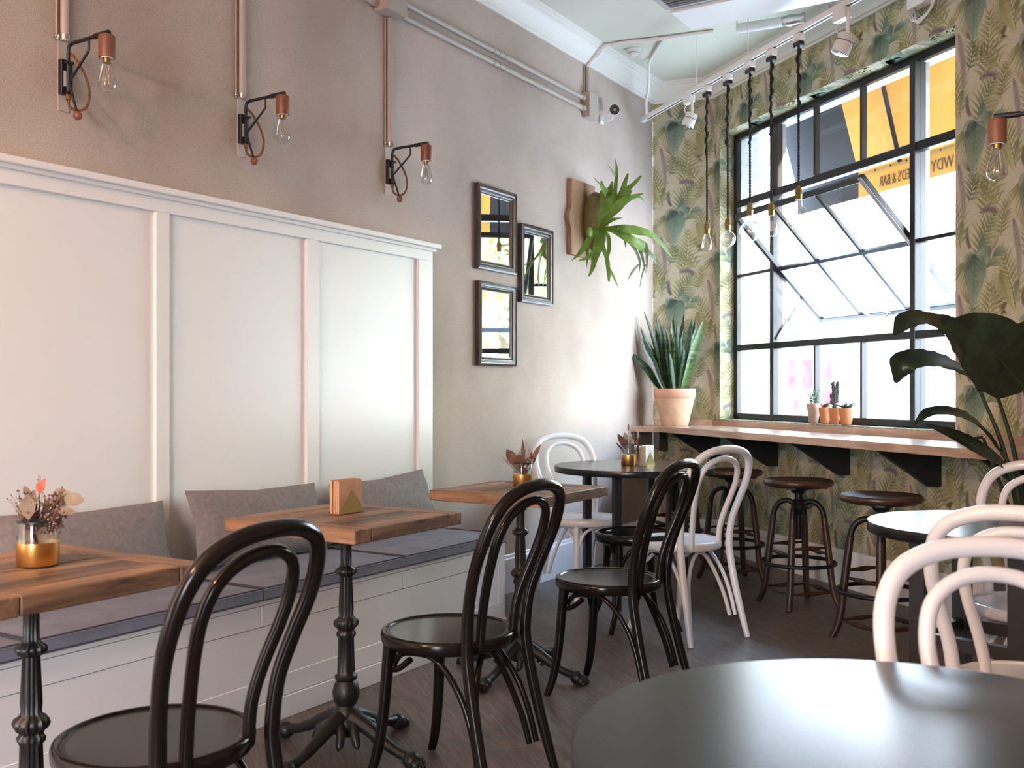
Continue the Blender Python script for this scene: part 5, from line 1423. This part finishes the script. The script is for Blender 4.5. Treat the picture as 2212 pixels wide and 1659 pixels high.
# bird of paradise in ribbed pot
PX, PY = 2.06, 3.93
t = thing('potted_bird_of_paradise', 'large dark bird of paradise plant in a ribbed grey pot at the right', 'potted plant', (PX, PY, 0))
pts = []; seg = 96
V = []
rings = [(.115, 0), (.120, .004), (.150, .22), (.168, .44), (.168, .452), (.158, .452), (.155, .41)]
b = MB()
for (r_, z_) in rings:
    for k_ in range(seg): a = 2 * pi * k_ / seg; q = r_ * (1 - (.022 if (k_ // 1) % 2 and .004 < z_ < .45 and r_ > .12 else 0)); V.append((q * cos(a), q * sin(a), z_))
Fc = [(i * seg + k_, i * seg + (k_ + 1) % seg, (i + 1) * seg + (k_ + 1) % seg, (i + 1) * seg + k_) for i in range(len(rings) - 1) for k_ in range(seg)]
b.add(V, Fc, 'pot_grey'); b.add(V[:seg], [tuple(range(seg))[::-1]], 'pot_grey'); b.build('pot', None, t)
MB().lathe([(0, .412), (.156, .410)], 'soil', 32).build('soil', None, t)
zo = Vector((PX, PY, 0))
def zz(x, y): return 1880 + x / 4.148, 660 + y / 4.148
def Q(x, y, dep=3.8): u, v = zz(x, y); return D(u, v, dep) - zo
root = Vector((.0, 0, .40))
def bleaf(center, widths, up, stem, dep=3.8, deps=None, thk=.0018, fold=.12):
    n = len(center); ds = deps or [dep] * n
    pts = [Q(x, y, ds[i]) for i, (x, y) in enumerate(center)]
    b = MB(); b.ribbon(pts, widths, 'big_leaf', up, thk, fold, 7, .03)
    b.tube(smooth_path([p_ - Vector(up).normalized() * .003 for p_ in pts], 4), [interp([.006, .004, .003, .001], i / ((n - 1) * 4)) for i in range((n - 1) * 4 + 1)], 'big_stem', 6)
    o = b.build('leaf', None, t)
    sp2 = [root + Vector(stem[0])] + [Q(x, y, d) for x, y, d in stem[1:]] + [pts[0]]
    MB().tube(smooth_path(sp2, 5), [.013 - .007 * i / (5 * (len(sp2) - 1)) for i in range(5 * (len(sp2) - 1) + 1)], 'big_stem', 8).build('stem', None, t)
bleaf([(980, 760), (900, 640), (700, 530), (480, 480), (300, 520), (225, 690)], [.015, .07, .08, .07, .06, .05, .006], (.35, -.55, 1), [(-.02, 0, 0), (1220, 1380, 3.85)], deps=[3.85, 3.8, 3.75, 3.72, 3.7, 3.7])
bleaf([(1377, 740), (1250, 590), (1080, 400), (900, 260), (720, 215), (600, 232)], [.02, .11, .14, .12, .07, .025, .004], (-.4, -1, .35), [(.03, .0, 0), (1480, 1150, 3.8)], deps=[3.75, 3.7, 3.66, 3.66, 3.66, 3.66])
bleaf([(1090, 660), (960, 520), (800, 330), (640, 200), (470, 120), (330, 140), (215, 265)], [.02, .10, .12, .09, .06, .05, .045, .006], (-.3, -.8, .8), [(0, .02, 0), (1310, 1400, 3.95)], deps=[3.95, 3.92, 3.88, 3.85, 3.8, 3.76, 3.74])
bleaf([(1160, 1290), (1030, 1120), (880, 1010), (700, 950), (520, 960), (390, 1070)], [.012, .045, .060, .045, .030, .02, .003], (.1, -.6, 1), [(-.03, -.02, 0), (1290, 1560, 3.85)], deps=[3.85, 3.8, 3.75, 3.7, 3.66, 3.64])
bleaf([(1290, 1500), (1120, 1370), (950, 1270), (780, 1180), (620, 1110), (500, 1062)], [.012, .035, .045, .04, .03, .015, .003], (-.1, -1, .9), [(-.03, -.03, 0)], deps=[3.82, 3.75, 3.7, 3.66, 3.62, 3.6])
bleaf([(1560, 480), (1480, 380), (1400, 290), (1300, 240), (1190, 235)], [.03, .10, .10, .07, .02, .004], (-.3, -1, .3), [(.05, 0, 0), (1480, 1000, 3.9)], deps=[3.95, 3.92, 3.9, 3.9, 3.9])
bleaf([(1010, 1180), (900, 1200), (1000, 1250)], [.004, .006, .003], (0, -1, 0), [(.0, 0, 0)], dep=3.9)

# ------------------------------------------------------------------ staghorn fern on a board
fy0, fy1, fz0, fz1 = ya(1234, .03), ya(1284, .03), 2.055, 2.545
t = thing('mounted_staghorn_fern', 'green staghorn fern mounted on a live-edge wooden board', 'mounted plant', L(0, (fy0 + fy1) / 2, (fz0 + fz1) / 2), ROT_L)
hy, hz = (fy1 - fy0) / 2, (fz1 - fz0) / 2
edge = [(-hy, -hz), (hy, -hz), (hy, hz), (-hy, hz), (-hy - .002, .15), (-hy - .004, .06), (-hy - .03, .015), (-hy - .034, -.015), (-hy - .02, -.05), (-hy - .006, -.09)]
MB().prism(edge, .002, .034, 'x', 'board_wood').build('board', None, t)
# convert photo directions to board frame
Mi = (Matrix.Translation(t.location) @ Matrix.Rotation(ROT_L, 4, 'Z')).inverted()
def fq(x, y, out):
    """x,y in the fern close-up (5.353 px per pixel); out = metres in front of the wall"""
    u, v = 1180 + x / 5.353, 330 + y / 5.353; k_ = (u - 1106) / 2170; Y = (DL - out) / (T.x - T.y * k_) if True else 0
    return Mi @ D(u, v, Y)
n = 14; V = []; Fc = []
sc_ = [fq(500, 480, .06), fq(420, 620, .06), fq(400, 800, .06), fq(400, 1000, .06), fq(480, 1120, .05)]
cc = fq(520, 800, .05); b = MB()
b.ball((.088, cc.y - .01, cc.z - .005), .115, 'fern_shield', 22, 14, (.74, .80, 1.72)); b.build('shield_fronds', None, t)
b = MB(); rg = random.Random(9)
for i in range(16):
    a = rg.uniform(-.5, .9); q = Vector((.12 + rg.uniform(-.04, .05), cc.y + rg.uniform(-.05, .07), cc.z + .12)); d = Vector((rg.uniform(.01, .06), rg.uniform(-.02, .03), rg.uniform(.05, .12)))
    b.ribbon([q, q + d * .5, q + d + Vector((.01, 0, -.01))], [.012, .016, .008, .002], 'fern_rust', (1, 0, .2), .001, .3, 3)
b.build('dry_fronds', None, t)
heart = (600, 880, .16)
def frondp(branches, m='fern_leaf'):
    b = MB()
    for pts, wd in branches:
        P_ = [fq(*p_) for p_ in pts]; b.ribbon(P_, wd, m, (.5, -.9, .25), .0018, .12, 5)
    return b.build('frond', None, t)
frondp([([heart, (650, 720, .20), (700, 560, .22), (700, 430, .23)], [.006, .022, .045, .046]), ([(700, 470, .23), (650, 400, .23), (635, 325, .24)], [.03, .020, .012, .006]), ([(640, 380, .235), (590, 330, .24), (550, 285, .24)], [.006, .004, .001]), ([(700, 470, .23), (740, 410, .23), (765, 330, .24)], [.03, .020, .012, .006])])
frondp([([heart, (700, 740, .24), (770, 560, .27), (800, 400, .28), (815, 200, .29), (795, 70, .30)], [.006, .018, .020, .016, .012, .008, .001]), ([(800, 270, .29), (760, 200, .29), (710, 140, .29)], [.008, .004, .001])])
frondp([([heart, (720, 740, .26), (830, 620, .30), (890, 500, .32), (950, 420, .33)], [.006, .022, .034, .040, .030]), ([(880, 500, .32), (905, 360, .33), (945, 240, .34)], [.03, .020, .012, .006]), ([(930, 430, .33), (1020, 350, .35), (1100, 265, .36)], [.02, .014, .012, .006])])
frondp([([heart, (760, 700, .30), (880, 570, .34), (1000, 510, .36), (1120, 470, .38)], [.006, .024, .030, .018, .004]), ([(1020, 510, .36), (1090, 515, .37), (1138, 575, .38)], [.010, .006, .001])])
frondp([([heart, (680, 820, .22), (780, 770, .25), (880, 752, .27)], [.006, .016, .012, .001])])
frondp([([heart, (780, 870, .26), (900, 880, .32), (1040, 900, .36), (1200, 940, .40), (1330, 1050, .44), (1455, 1215, .46)], [.006, .016, .030, .034, .024, .014, .004])])
frondp([([heart, (760, 890, .25), (900, 960, .31), (1030, 1040, .36), (1150, 1130, .38), (1270, 1220, .40)], [.006, .02, .03, .032, .022, .006]), ([(1060, 1010, .36), (1150, 1060, .38), (1145, 1160, .39)], [.016, .012, .004])])
frondp([([(930, 990, .32), (1020, 1100, .34), (1080, 1250, .36), (1075, 1390, .37)], [.014, .012, .008, .001]), ([(1060, 1060, .34), (1110, 1200, .36), (1150, 1400, .38)], [.012, .010, .001]), ([(1150, 1050, .38), (1165, 1200, .39), (1160, 1380, .40)], [.012, .010, .002]), ([(1070, 1290, .36), (1000, 1370, .36), (935, 1480, .36)], [.006, .008, .001]), ([(1150, 1290, .38), (1110, 1400, .38), (1080, 1560, .38)], [.006, .005, .001]), ([(1160, 1120, .38), (1230, 1200, .41), (1275, 1290, .42)], [.014, .012, .003]), ([(830, 880, .29), (900, 960, .30), (920, 1090, .31)], [.008, .010, .004])], 'fern_pale')
frondp([([heart, (620, 960, .20), (600, 1080, .22), (560, 1220, .24), (540, 1320, .25), (495, 1425, .25)], [.012, .026, .036, .028, .018, .014, .005]), ([(600, 1110, .22), (480, 1210, .22), (370, 1250, .21)], [.024, .014, .010, .002])])
frondp([([heart, (680, 930, .22), (720, 980, .24), (725, 1120, .26), (700, 1200, .26)], [.012, .014, .012, .012, .012]), ([(620, 950, .21), (650, 1080, .24), (700, 1220, .26), (720, 1380, .27), (725, 1490, .27)], [.018, .018, .014, .014, .012, .006]), ([(725, 1340, .27), (780, 1440, .28), (830, 1550, .28)], [.010, .010, .006, .001])])
frondp([([heart, (520, 960, .16), (450, 1080, .15), (370, 1180, .14), (290, 1245, .13)], [.012, .020, .020, .012, .001]), ([(470, 1060, .15), (475, 1200, .16), (465, 1340, .16)], [.014, .008, .001])])
MB().ball(fq(500, 920, .17), .034, 'fern_leaf', 12, 8, (.5, 1, 1.1)).build('young_shield', None, t)

# ------------------------------------------------------------------ unseen lamps added behind the camera as warm fill for the left side
def add_fill_lamp(label, p, e, c):
    t = thing('fill_lamp', label, 'fill lamp', (p[0], p[1], 2.6), 0, 'added fill lamps behind the camera')
    MB().tube([(0, 0, .06), (0, 0, CEIL - 2.6)], .004, 'black_cord', 6).build('cord', None, t)
    MB().lathe([(.022, -.02), (.024, .03), (.014, .06), (0, .062)][::-1], 'old_brass', 20).build('socket', None, t)
    lamp('fill_light', 'POINT', (p[0], p[1], 2.50), e, c, shadow_soft_size=.08)
add_fill_lamp('added warm fill lamp over the left tables behind the camera', (-2.35, .35), 140, (1, .56, .34))
add_fill_lamp('added warm fill lamp behind the camera at centre', (-1.6, -1.2), 30, (1, .64, .46))
